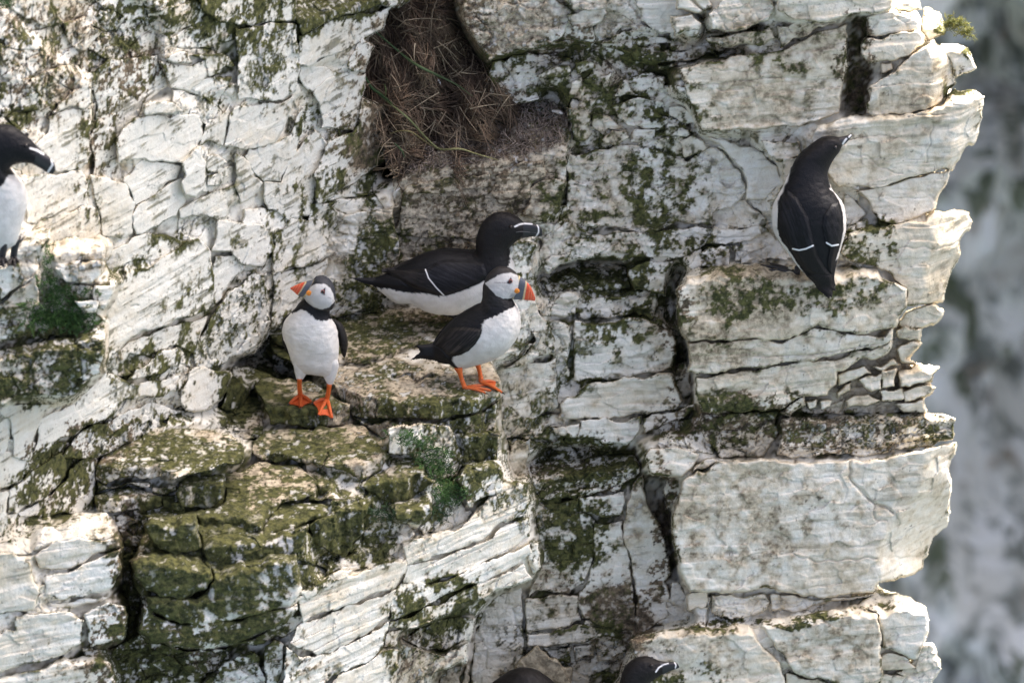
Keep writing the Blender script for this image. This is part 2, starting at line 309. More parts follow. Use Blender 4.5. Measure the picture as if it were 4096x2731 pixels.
('H','B',.022,[(-350,1320),(-150,1390),(0,1340),(220,1230),(330,1150),(330,1210),(300,1330),(200,1420),(0,1500),(-200,1640),(-400,1640)],{'t':.25,'s':1.2}),
('H','B',.02,[(0,1510),(200,1430),(310,1340),(400,1340),(390,1480),(360,1640),(-150,1640)],{'t':.25}),
('H','B',-.02,[(330,1210),(430,1200),(410,1230),(400,1330),(310,1330)],{'t':.2}),
('G','B',.03,[(2000,970),(2120,900),(2230,830),(2352,800),(2352,870),(2200,920),(2050,1010)],{'t':.2}),
('H','V',.0,[(940,1100),(1000,1030),(1080,960),(1240,900),(1260,1000),(1250,1180),(1250,1330),(1200,1480),(1080,1640),(890,1640),(900,1480),(920,1350)],{'t':.2,'f':.5}),
('H','B',-.16,[(680,1120),(860,1050),(990,990),(1000,1030),(930,1110),(700,1120)],{'t':.15,'f':.5}),
('H','B',-.18,[(420,1210),(660,1140),(920,1110),(890,1280),(700,1370),(600,1330),(410,1280)],{'t':.15,'f':.8}),
('H','B',-.10,[(410,1300),(700,1380),(880,1290),(860,1400),(640,1500),(560,1640),(370,1640)],{'t':.2,'f':.6}),
('H','V',.06,[(690,1470),(800,1420),(850,1440),(830,1640),(680,1640)],{'t':.2}),
('H','V',.03,[(900,1300),(990,1040),(920,1120),(880,1300),(870,1420),(840,1640),(890,1640)],{'t':.15}),
# ---- back wall below and beside the nest
('B','N',0,[(420,1250),(450,1150),(700,1000),(950,750),(1150,650),(1470,680),(1580,800),(1560,950),(1530,1250),(1500,1400),(1380,1490),(1000,1600),(420,1600)],{'t':.3,'f':.5,'k':.42,'e':[(420,1180),(700,1150),(1000,1110),(1270,1060),(1540,1000),(1580,900)]}),
('B','N',.012,[(1050,1180),(1250,1090),(1380,1080),(1400,1200),(1300,1260),(1290,1330),(1100,1380),(1040,1290)],{'f':.4}),
('B','N',.015,[(1290,1260),(1400,1210),(1530,1230),(1500,1400),(1380,1490),(1250,1450)],{'f':.3}),
('B','N',.01,[(440,1240),(720,1180),(1030,1170),(1030,1260),(700,1300),(430,1310)],{'f':.4}),
('E','N',-.01,[(200,0),(400,-60),(1150,-60),(1180,200),(900,220),(600,180),(400,300),(250,580),(0,620),(0,400)],{'t':.2,'f':.7}),
('E','N',.03,[(-170,300),(-80,100),(60,-60),(380,-130),(420,200),(330,300),(200,560),(0,620),(-150,660),(-220,500)],{'t':.2,'f':.5}),
('B','Z',0,[(170,520),(230,300),(330,60),(400,-200),(560,-200),(720,120),(860,370),(1010,600),(1180,680),(1000,760),(700,1000),(450,1150),(330,1080),(340,880),(330,700),(180,650)],{'skip':1,'f':.6}),
('C','R',-.10,[(1160,160),(1280,110),(1300,420),(1260,740),(1130,740),(1175,520)],{'skip':1}),
('Q','M',-.08,[(945,400),(1000,280),(1050,300),(1000,420),(1030,650),(1075,720),(1105,900),(1095,1000),(1010,880),(1000,640)],{'skip':1}),
('H','V',-.05,[(2085,180),(2180,160),(2220,480),(2290,850),(2250,860),(2180,560),(2090,380)],{'skip':1}),
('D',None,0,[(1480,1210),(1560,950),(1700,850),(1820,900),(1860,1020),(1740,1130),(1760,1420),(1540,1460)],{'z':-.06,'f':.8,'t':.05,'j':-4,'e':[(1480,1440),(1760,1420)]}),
# ---- middle wall
('E','E',.05,[(1200,100),(1320,130),(1320,330),(1290,560),(1310,750),(1230,850),(1010,940),(900,900),(1000,500),(1100,200)],{'t':.15,'f':.3}),
('E','E',.02,[(1200,540),(1320,500),(1430,650),(1470,760),(1460,870),(1200,950),(1100,960),(1240,860),(1320,760)],{'t':.15,'f':.5}),
('E','E',.0,[(1000,960),(1250,920),(1470,880),(1480,1200),(1250,1400),(1150,1450),(1090,1380),(1085,1130)],{'t':.2,'f':.4}),
('E','E',.02,[(1160,1460),(1300,1420),(1280,1662),(1200,1720),(1150,1562)],{'t':.2,'f':.3}),
('S','M',.01,[(350,940),(500,930),(720,890),(780,890),(940,950),(1060,980),(1140,960),(1230,900),(1300,930),(1400,1040),(1440,1180),(1360,1270),(1240,1310),(1240,1400),(1000,1370),(880,1440),(640,1400),(480,1400),(330,1340),(330,1150)],{'f':.55}),
('S','M',.02,[(480,1430),(700,1420),(860,1440),(1000,1400),(1240,1400),(1210,1500),(1000,1580),(800,1590),(600,1560),(480,1590),(300,1620),(200,1680),(160,1560),(180,1450),(330,1360)],{'f':.6}),
('S','M',.02,[(1010,870),(1130,820),(1190,860),(1210,910),(1140,950),(1060,960)],{}),
('S','M',.04,[(1190,840),(1370,880),(1470,890),(1568,970),(1620,1010),(1650,1130),(1568,1200),(1440,1230),(1430,1100),(1400,1020),(1310,930)],{}),
('S','M',.02,[(360,660),(450,640),(480,720),(480,830),(440,890),(360,880)],{}),
('S','M',.02,[(545,850),(600,800),(690,800),(720,860),(640,890),(560,880)],{}),
('S','M',.012,[(600,640),(780,590),(920,610),(940,700),(830,760),(700,780),(640,720)],{'f':.5}),
('S','M',.02,[(950,760),(1080,790),(1090,830),(980,840),(900,830)],{}),
('S','M',.01,[(950,640),(1060,650),(1140,760),(1050,770),(970,740)],{}),
('S','M',.01,[(740,790),(890,790),(880,860),(730,880)],{}),
('S','M',.015,[(375,380),(510,380),(510,430),(380,450)],{}),
('S','M',.015,[(200,420),(355,400),(360,450),(270,470),(170,470)],{}),
('S','M',.01,[(350,490),(420,470),(450,580),(420,640),(340,600)],{}),
('S','M',.015,[(540,460),(620,440),(610,500),(560,540)],{}),
('S','M',.01,[(680,500),(860,440),(940,460),(930,540),(800,590),(680,600),(600,610)],{'f':.6}),
('S','M',.01,[(500,780),(490,690),(590,700),(690,780),(590,800),(540,850)],{'f':.4}),
('S','M',-.03,[(-140,370),(100,320),(350,340),(370,380),(170,480),(160,620),(0,640),(-140,600)],{'f':.8}),
('S','M',.05,[(740,-60),(980,-60),(1130,50),(1170,120),(1160,180),(1020,200),(900,220),(770,150),(780,60)],{}),
('S','M',.05,[(350,90),(430,60),(560,60),(580,110),(540,160),(460,185),(380,165)],{}),
('S','M',.04,[(0,20),(250,-40),(370,60),(340,160),(310,230),(220,270),(0,330),(-130,370),(-220,250),(-300,100),(-280,-80)],{'f':.65}),
('S','M',.06,[(250,-80),(580,-80),(570,50),(370,55)],{'f':.6}),
('S','M',.02,[(760,230),(870,225),(1040,270),(950,285),(800,280)],{}),
('S','M',.03,[(770,350),(880,310),(1200,290),(1210,340),(1150,365),(880,372)],{}),
('S','M',.015,[(880,385),(1180,360),(1170,380),(1040,412),(900,412)],{}),
('S','M',.03,[(1190,210),(1370,180),(1380,260),(1220,290)],{}),
('S','M',.03,[(1400,180),(1500,170),(1510,250),(1420,270)],{}),
('S','M',.02,[(1215,350),(1380,270),(1400,330),(1260,370)],{}),
('Q','M',.03,[(360,640),(380,590),(520,600),(760,560),(870,590),(990,640),(1000,780),(980,860),(900,910),(700,930),(480,955),(370,960)],{'f':.35}),
('Q','M',-.01,[(400,480),(560,440),(740,400),(900,420),(910,500),(870,580),(760,550),(520,590),(400,570)],{'f':.5}),
('Q','M',.02,[(250,460),(340,400),(410,420),(390,540),(290,560),(240,540)],{'f':.5}),
('Q','M',.01,[(720,260),(860,220),(980,210),(960,290),(930,420),(900,410),(760,380)],{'f':.4}),
('Q','M',-.03,[(160,300),(300,230),(470,210),(700,260),(740,390),(420,420),(180,400)],{'f':.7,'e':[(160,380),(700,360)]}),
('Q','M',.03,[(220,590),(350,600),(360,760),(350,930),(270,940),(230,760)],{'f':.4}),
('Q','M',.05,[(300,1100),(470,970),(700,940),(980,900),(1010,1000),(1050,1060),(1010,1130),(780,1160),(600,1200),(400,1190),(280,1180)],{'s':1.4}),
('Q','M',.05,[(240,1220),(410,1205),(410,1300),(260,1290)],{}),
('Q','M',.055,[(420,1210),(780,1175),(775,1280),(690,1350),(560,1340),(500,1300),(410,1300)],{}),
('Q','M',.05,[(790,1170),(1000,1140),(1120,1090),(1140,1130),(1040,1190),(900,1240),(800,1270)],{}),
('Q','M',.05,[(1080,240),(1200,140),(1330,130),(1350,240),(1280,260),(1100,268)],{'f':.4}),
('Q','M',.04,[(1230,20),(1500,0),(1540,40),(1480,90),(1340,110),(1200,110)],{}),
('Q','M',.04,[(1340,130),(1480,100),(1560,130),(1560,230),(1400,250)],{'f':.6}),
('Q','M',-.02,[(1010,850),(1060,830),(1090,900),(1110,1040),(1050,1060),(1000,960)],{}),
# ---- mossy column under the middle wall
('H','V',.0,[(1290,100),(1480,60),(2000,30),(2050,60),(2040,160),(1900,270),(1620,310),(1340,340),(1300,250)],{'f':.8,'e':[(1290,200),(1600,170),(2050,110)]}),
('H','V',.0,[(1330,380),(1620,320),(1640,420),(1740,470),(1740,640),(1680,820),(1660,900),(1560,960),(1350,940),(1270,990),(1330,850),(1360,700),(1330,500)],{'f':.5}),
('H','V',.01,[(1640,310),(1920,290),(1930,440),(1750,450),(1640,400)],{'f':.4}),
('H','V',.015,[(1940,330),(2040,170),(2080,380),(2170,540),(2240,820),(2190,860),(2230,980),(2200,1020),(2220,1100),(2080,1220),(2020,1230),(2010,1000),(1960,700),(1900,480)],{}),
('H','V',.008,[(1740,480),(1900,480),(1960,720),(2000,1000),(2005,1220),(1780,1170),(1640,1150),(1620,980),(1680,860),(1720,700)],{'f':.3}),
('H','V',.005,[(1270,1000),(1420,950),(1610,980),(1630,1160),(1500,1190),(1260,1230),(1265,1100)],{'f':.3}),
('H','V',.012,[(1260,1240),(1500,1200),(1660,1170),(1900,1220),(2000,1235),(1700,1270),(1500,1300),(1380,1310),(1260,1320)],{'f':.3}),
('H','V',-.01,[(1370,1320),(1560,1300),(1570,1420),(1450,1420)],{'f':.7}),
('H','V',-.01,[(1575,1300),(1720,1285),(1730,1390),(1590,1410)],{'f':.7}),
('H','V',-.01,[(1735,1285),(1990,1250),(2010,1310),(1850,1400),(1740,1400)],{'f':.7}),
('H','V',.01,[(2200,190),(2310,185),(2300,330),(2210,380)],{}),
('H','V',.02,[(2230,880),(2290,860),(2352,960),(2352,1060),(2240,1000)],{'f':.5}),
('H','V',.02,[(2210,1030),(2352,1080),(2352,1140),(2100,1200),(2230,1110)],{'f':.6}),
# ---- right wall
('C','R',-.03,[(20,470),(330,390),(720,340),(960,220),(1150,150),(1165,400),(1170,520),(1110,770),(980,800),(840,860),(700,860),(420,870),(180,870),(120,700),(60,600)],{'s':1.4}),
('C','R',.02,[(690,-60),(1480,-60),(1460,40),(1390,90),(1250,100),(1100,140),(830,150),(740,110),(690,60)],{}),
('C','R',-.02,[(240,90),(340,-60),(600,-60),(680,60),(640,150),(400,210),(250,200)],{'f':.6}),
('C','R',-.03,[(0,-20),(180,-40),(250,40),(180,90),(0,70)],{}),
('C','R',-.03,[(0,110),(130,90),(190,160),(180,210),(0,220)],{}),
('C','R',-.025,[(240,270),(450,230),(640,180),(670,250),(600,310),(400,330),(240,300)],{'f':.5}),
('C','R',-.03,[(690,170),(830,160),(1100,150),(950,200),(800,260),(700,320),(680,250)],{'f':.5}),
('C','R',-.03,[(1290,240),(1290,110),(1480,90),(1660,130),(1640,180),(1560,230),(1320,245)],{'f':.3}),
('C','R',-.02,[(1260,290),(1300,255),(1640,210),(1690,290),(1560,380),(1420,430),(1310,430),(1260,370)],{}),
('C','R',-.03,[(1390,440),(1470,430),(1480,480),(1410,510)],{}),
('C','R',-.01,[(1310,560),(1420,520),(1560,400),(1750,290),(1880,430),(1895,560),(1830,650),(1780,710),(1560,760),(1360,780),(1305,740)],{'rf':[(1700,280),(1760,560),(1700,760)]}),
('C','R',-.06,[(1650,130),(1680,60),(1800,90),(1830,210),(1820,240),(1690,270),(1650,200)],{'f':.4,'e':[(1650,170),(1830,230)]}),
('C','R',-.05,[(1770,300),(1900,290),(1980,320),(2040,450),(1990,490),(1900,540),(1880,430)],{'e':[(1770,340),(1980,370),(2040,450)]}),
('C','R',-.06,[(1500,80),(1540,10),(1580,-60),(1660,-60),(1660,60),(1570,85)],{'e':[(1500,40),(1660,30)]}),
('C','R',.0,[(910,950),(960,850),(1110,780),(1290,780),(1370,785),(1560,765),(1790,715),(1880,600),(2000,600),(2085,640),(2060,720),(2030,830),(2000,940),(1940,1020),(1920,1090),(1870,1130),(1700,1170),(1590,1190),(1380,1260),(1120,1270),(1030,1160),(950,1080)],{'s':1.3,'e':[(910,900),(1110,810),(1370,800),(1600,775),(1800,725),(1870,690),(2000,690),(2085,650)],'rf':[(1960,600),(1900,900),(1820,1130)]}),
('C','R',-.01,[(1210,1275),(1400,1260),(1600,1195),(1860,1130),(1820,1220),(1790,1300),(1750,1400),(1680,1460),(1480,1500),(1370,1490),(1310,1370)],{}),
('F','R',.03,[(1130,150),(1180,60),(1300,20),(1480,-10),(1690,-40),(1740,-100),(1970,-75),(1985,-10),(1920,160),(1850,300),(1800,510),(1680,530),(1560,540),(1560,430),(1400,300),(1200,260),(1120,200)],{'e':[(1130,60),(1300,35),(1500,0),(1740,-40),(1900,20),(1985,-5)],'rf':[(1760,-100),(1740,150),(1650,530)]}),
('C','R',-.04,[(560,960),(690,930),(830,970),(830,1060),(690,1070),(620,1040)],{}),
('C','R',-.03,[(1140,1290),(1240,1340),(1300,1440),(1230,1500),(1150,1520),(1110,1400)],{}),
('C','R',-.02,[(1230,1490),(1310,1460),(1330,1530),(1250,1560)],{}),
('C','R',-.04,[(900,1090),(1000,1160),(1110,1275),(1190,1340),(1130,1290),(1000,1260),(880,1200)],{'f':.4}),
('C','R',-.03,[(720,1080),(830,1070),(820,1200),(740,1330),(640,1330),(740,1240)],{'f':.3}),
('F','R',.06,[(10,620),(30,450),(90,350),(300,280),(700,270),(860,260),(1330,280),(1400,350),(1560,430),(1555,540),(1490,680),(1380,720),(1220,730),(960,690),(720,770),(500,765),(110,790),(40,720)],{'r':14,'s':.5,'e':[(10,470),(90,400),(330,345),(560,352),(860,375),(1050,365),(1250,345),(1350,345),(1560,440)]}),
('F','R',.05,[(100,800),(500,775),(720,780),(960,700),(1220,740),(1390,735),(1480,690),(1470,760),(1330,830),(1100,870),(750,930),(420,970),(240,1000),(95,980)],{'s':1.3}),
('F','R',.042,[(140,1020),(430,980),(760,940),(1100,885),(1470,800),(1470,840),(1300,900),(1110,960),(1080,1060),(1040,1150),(900,1150),(720,1220),(300,1265),(170,1250),(140,1130)],{'s':1.3}),
('F','R',-.035,[(1150,900),(1500,660),(1640,615),(1650,700),(1620,790),(1570,900),(1600,970),(1710,1000),(1700,1080),(1670,1180),(1660,1255),(1450,1265),(900,1265),(700,1270),(900,1150),(1080,1060)],{'f':.8,'j':0}),
('F','R',.0,[(1500,660),(1560,590),(1660,570),(1720,540),(1800,570),(1780,620),(1700,690),(1600,700),(1520,690)],{}),
('F','R',.01,[(1490,720),(1560,690),(1660,700),(1640,780),(1560,790),(1480,760)],{}),
('F','R',.01,[(1490,830),(1600,790),(1640,800),(1560,900),(1610,930),(1520,920)],{}),
('F','R',.02,[(1410,980),(1490,960),(1490,1090),(1400,1090)],{}),
('F','R',.02,[(1500,980),(1620,950),(1755,980),(1740,1060),(1560,1090),(1500,1080)],{'e':[(1500,1010),(1620,990),(1755,990)]}),
('F','R',.02,[(1230,1060),(1300,1010),(1400,990),(1395,1090),(1330,1115),(1260,1105)],{}),
('F','R',.015,[(1540,1100),(1700,1080),(1755,1090),(1700,1170),(1560,1190)],{}),
('F','R',.015,[(1400,1110),(1530,1100),(1540,1180),(1420,1180)],{}),
('F','R',.02,[(1100,1110),(1200,1060),(1190,1100),(1090,1140)],{}),
('F','R',.02,[(890,1180),(960,1150),(960,1210),(920,1230)],{}),
('F','R',.02,[(970,1170),(1045,1160),(1040,1210),(980,1225)],{}),
('F','R',.015,[(1150,1160),(1300,1130),(1390,1160),(1300,1210),(1160,1220)],{}),
('F','R',.03,[(710,1260),(880,1170),(900,1230),(760,1275)],{}),
('F','R',.01,[(1480,1190),(1680,1180),(1700,1260),(1560,1270)],{}),
('F','R',.02,[(1100,980),(1300,940),(1320,980),(1200,1030),(1110,1060)],{}),
('F','R',.015,[(1320,960),(1480,900),(1520,930),(1400,970)],{}),
('F','R',-.01,[(170,1270),(700,1240),(690,1290),(700,1400),(600,1562),(300,1562),(170,1400)],{'f':.9,'s':2}),
('F','R',.02,[(720,1290),(1080,1300),(1480,1250),(1850,1270),(1885,1290),(1870,1430),(1700,1500),(1300,1540),(900,1562),(700,1540)],{'f':.7,'s':2,'e':[(720,1320),(1080,1340),(1480,1310),(1885,1300)]}),
('Q','R',.05,[(800,1400),(850,1360),(1000,1350),(1160,1410),(1100,1490),(1030,1540),(860,1530),(830,1490)],{}),
('I','R',.04,[(100,165),(150,110),(250,40),(290,60),(230,120)],{}),
('I','R',.07,[(60,200),(100,170),(230,130),(300,75),(700,80),(900,85),(1180,60),(1500,40),(1750,0),(1885,-60),(1885,30),(1850,130),(1865,280),(1830,510),(1750,590),(1670,720),(1660,790),(1620,830),(1390,890),(1350,950),(1000,1000),(800,960),(620,940),(400,960),(100,960),(50,850),(10,720),(0,450)],{'r':12,'s':.4,'f':.25,'rf':[(1720,0),(1640,300),(1450,500),(1370,720),(1380,900)]}),
('I','R',.05,[(100,970),(240,965),(240,1070),(110,1080)],{}),
('I','R',.05,[(250,970),(600,960),(640,1010),(600,1080),(400,1130),(250,1090)],{'f':.7}),
('I','R',.05,[(640,970),(800,970),(1000,1010),(1340,960),(1100,1020),(850,1080),(660,1070)],{'f':.5}),
('I','R',.12,[(-20,1190),(280,1170),(500,1190),(560,1250),(720,1440),(740,1640),(-200,1640),(-250,1400),(-300,1280)],{'r':12,'e':[(-300,1290),(0,1250),(500,1230)]}),
('I','R',.12,[(600,1150),(850,1100),(1200,1040),(1380,1110),(1390,1250),(1400,1480),(1330,1640),(900,1520),(760,1460),(660,1280),(590,1200)],{'r':12,'e':[(590,1210),(850,1160),(1200,1110),(1390,1140)]}),
('I','R',.10,[(1200,1040),(1360,945),(1500,970),(1690,1050),(1710,1200),(1680,1310),(1620,1400),(1540,1360),(1400,1330),(1385,1110)],{'r':12,'e':[(1200,1080),(1385,1120),(1500,1080),(1700,1100)]}),
('I','R',.09,[(1410,1340),(1560,1370),(1650,1440),(1560,1470),(1400,1480)],{'f':.4}),
('I','R',.08,[(1600,1420),(1680,1300),(1740,1310),(1800,1460),(1740,1530),(1560,1540),(1490,1500)],{'f':.6}),
('I','R',.10,[(740,1480),(900,1530),(1330,1640),(740,1640)],{}),
('I','R',.08,[(1400,1490),(1500,1500),(1740,1540),(1700,1640),(1350,1640)],{'f':.6}),
# ---- loose-looking stones stacked on the ledge
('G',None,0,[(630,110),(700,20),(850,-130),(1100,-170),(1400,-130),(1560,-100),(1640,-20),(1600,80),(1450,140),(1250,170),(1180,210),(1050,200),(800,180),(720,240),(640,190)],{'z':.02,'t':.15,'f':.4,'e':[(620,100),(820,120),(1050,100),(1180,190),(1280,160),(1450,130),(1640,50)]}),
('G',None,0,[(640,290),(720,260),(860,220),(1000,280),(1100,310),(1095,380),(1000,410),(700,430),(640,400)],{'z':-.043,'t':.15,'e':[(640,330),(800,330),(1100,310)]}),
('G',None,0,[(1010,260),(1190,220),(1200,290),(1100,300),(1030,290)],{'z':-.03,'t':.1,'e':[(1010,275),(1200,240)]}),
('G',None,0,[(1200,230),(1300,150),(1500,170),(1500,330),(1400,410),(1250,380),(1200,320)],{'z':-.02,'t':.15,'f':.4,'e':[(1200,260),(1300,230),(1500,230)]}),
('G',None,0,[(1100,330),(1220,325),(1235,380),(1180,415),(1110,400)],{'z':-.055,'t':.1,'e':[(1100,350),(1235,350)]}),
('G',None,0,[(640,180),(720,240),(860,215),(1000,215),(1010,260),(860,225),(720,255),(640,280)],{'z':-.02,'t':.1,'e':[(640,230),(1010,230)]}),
('D','L',.03,[(1090,1380),(1130,1280),(1260,1230),(1420,1230),(1520,1280),(1520,1350),(1400,1400),(1200,1420)],{'f':.4,'e':[(1090,1340),(1520,1320)]}),
('D','L',-.06,[(1480,1210),(1560,960),(1760,980),(1830,1020),(1690,1120),(1600,1250),(1520,1250)],{'f':.4,'e':[(1480,1100),(1700,1070),(1830,1010)]}),
('D','N',.0,[(1780,800),(1900,680),(1980,760),(2100,1000),(1900,1010),(1820,960)],{'f':.5}),
# ---- bottom-left blocks
('G','J',.0,[(210,700),(280,640),(500,590),(790,590),(800,650),(640,700),(500,790),(370,810),(240,790)],{'t':.2,'r':12}),
('G','J',.01,[(300,840),(500,810),(650,720),(800,660),(820,800),(790,900),(700,960),(500,1000),(300,985),(290,900)],{'t':.2,'r':12}),
('G','J',.02,[(-60,690),(80,690),(210,760),(230,870),(260,960),(230,1080),(20,1110),(-60,1100)],{'t':.2,'r':12}),
('G','J',.025,[(100,1110),(250,1080),(480,1090),(560,1150),(570,1300),(400,1390),(200,1450),(-60,1510),(-60,1230),(100,1200)],{'t':.2,'r':12}),
('G','J',.02,[(540,1090),(720,1000),(860,1050),(860,1180),(830,1250),(600,1330),(565,1190)],{'t':.2,'r':12}),
('G','J',.0,[(310,1000),(500,1020),(700,970),(740,990),(540,1070),(330,1040)],{'t':.15}),
('G','J',.035,[(150,1480),(400,1400),(660,1370),(740,1440),(800,1640),(-60,1640),(0,1540)],{'t':.2,'r':12,'e':[(-60,1560),(400,1440),(740,1420)]}),
('G','J',-.01,[(-60,620),(200,560),(480,450),(700,430),(740,500),(780,590),(500,590),(280,640),(200,700),(-60,690)],{'t':.15,'f':.5,'e':[(-60,670),(200,690),(280,630),(500,585),(780,580)]}),
# ---- lower shelves where the two birds at the bottom stand
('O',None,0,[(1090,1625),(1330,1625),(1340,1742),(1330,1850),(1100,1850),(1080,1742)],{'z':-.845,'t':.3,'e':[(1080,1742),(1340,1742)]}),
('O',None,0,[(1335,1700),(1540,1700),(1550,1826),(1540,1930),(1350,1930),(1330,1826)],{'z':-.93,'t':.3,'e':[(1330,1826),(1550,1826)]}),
]
CRACKS = [('I',[(1190,70),(1175,180),(1220,230),(1320,340),(1400,380),(1480,415)],3.0,.012),('I',[(1340,350),(1350,460),(1420,480)],2.2,.006),
 ('C',[(1740,810),(1720,950),(1690,1100)],1.6,.004),('C',[(1130,1030),(1290,1050),(1400,1130),(1530,1170)],1.8,.004),('C',[(290,600),(400,610),(460,590)],2,.006),
 ('C',[(20,480),(300,470),(700,500)],1.4,.003),('C',[(310,1370),(1560,1320)],1.0,.002),('F',[(1330,170),(1600,150),(1800,160),(1960,80)],1.8,.004),
 ('D',[(880,540),(920,545)],2.5,.008),('A',[(250,1500),(420,1430),(600,1380)],1.5,.004),('H',[(1080,500),(1280,420)],2,.006),
 ('I',[(700,690),(800,700),(950,745),(1150,735),(1360,720)],2.0,.006),('I',[(340,680),(400,690)],4,.01),('I',[(0,185),(300,180),(800,190),(1170,180)],1.2,.002),
 ('E',[(260,1170),(262,1300)],2.2,.02),('E',[(370,1020),(480,1010),(540,1050),(640,1010)],4.5,.025),('E',[(-10,945),(300,905)],2,.01),
 ('P',[(520,400),(505,460),(510,500)],2,.015),('H',[(1240,740),(1290,740),(1320,830)],4,.02),('G',[(1320,450),(1330,560),(1365,640),(1360,720),(1430,840)],3,.012),
 ('S',[(1100,0),(1170,60),(1180,180)],3,.02),('Q',[(360,600),(365,760),(350,940)],3,.02),('F',[(750,930),(760,1200)],1.2,.003),('H',[(2010,1000),(2010,1230)],2,.006)]
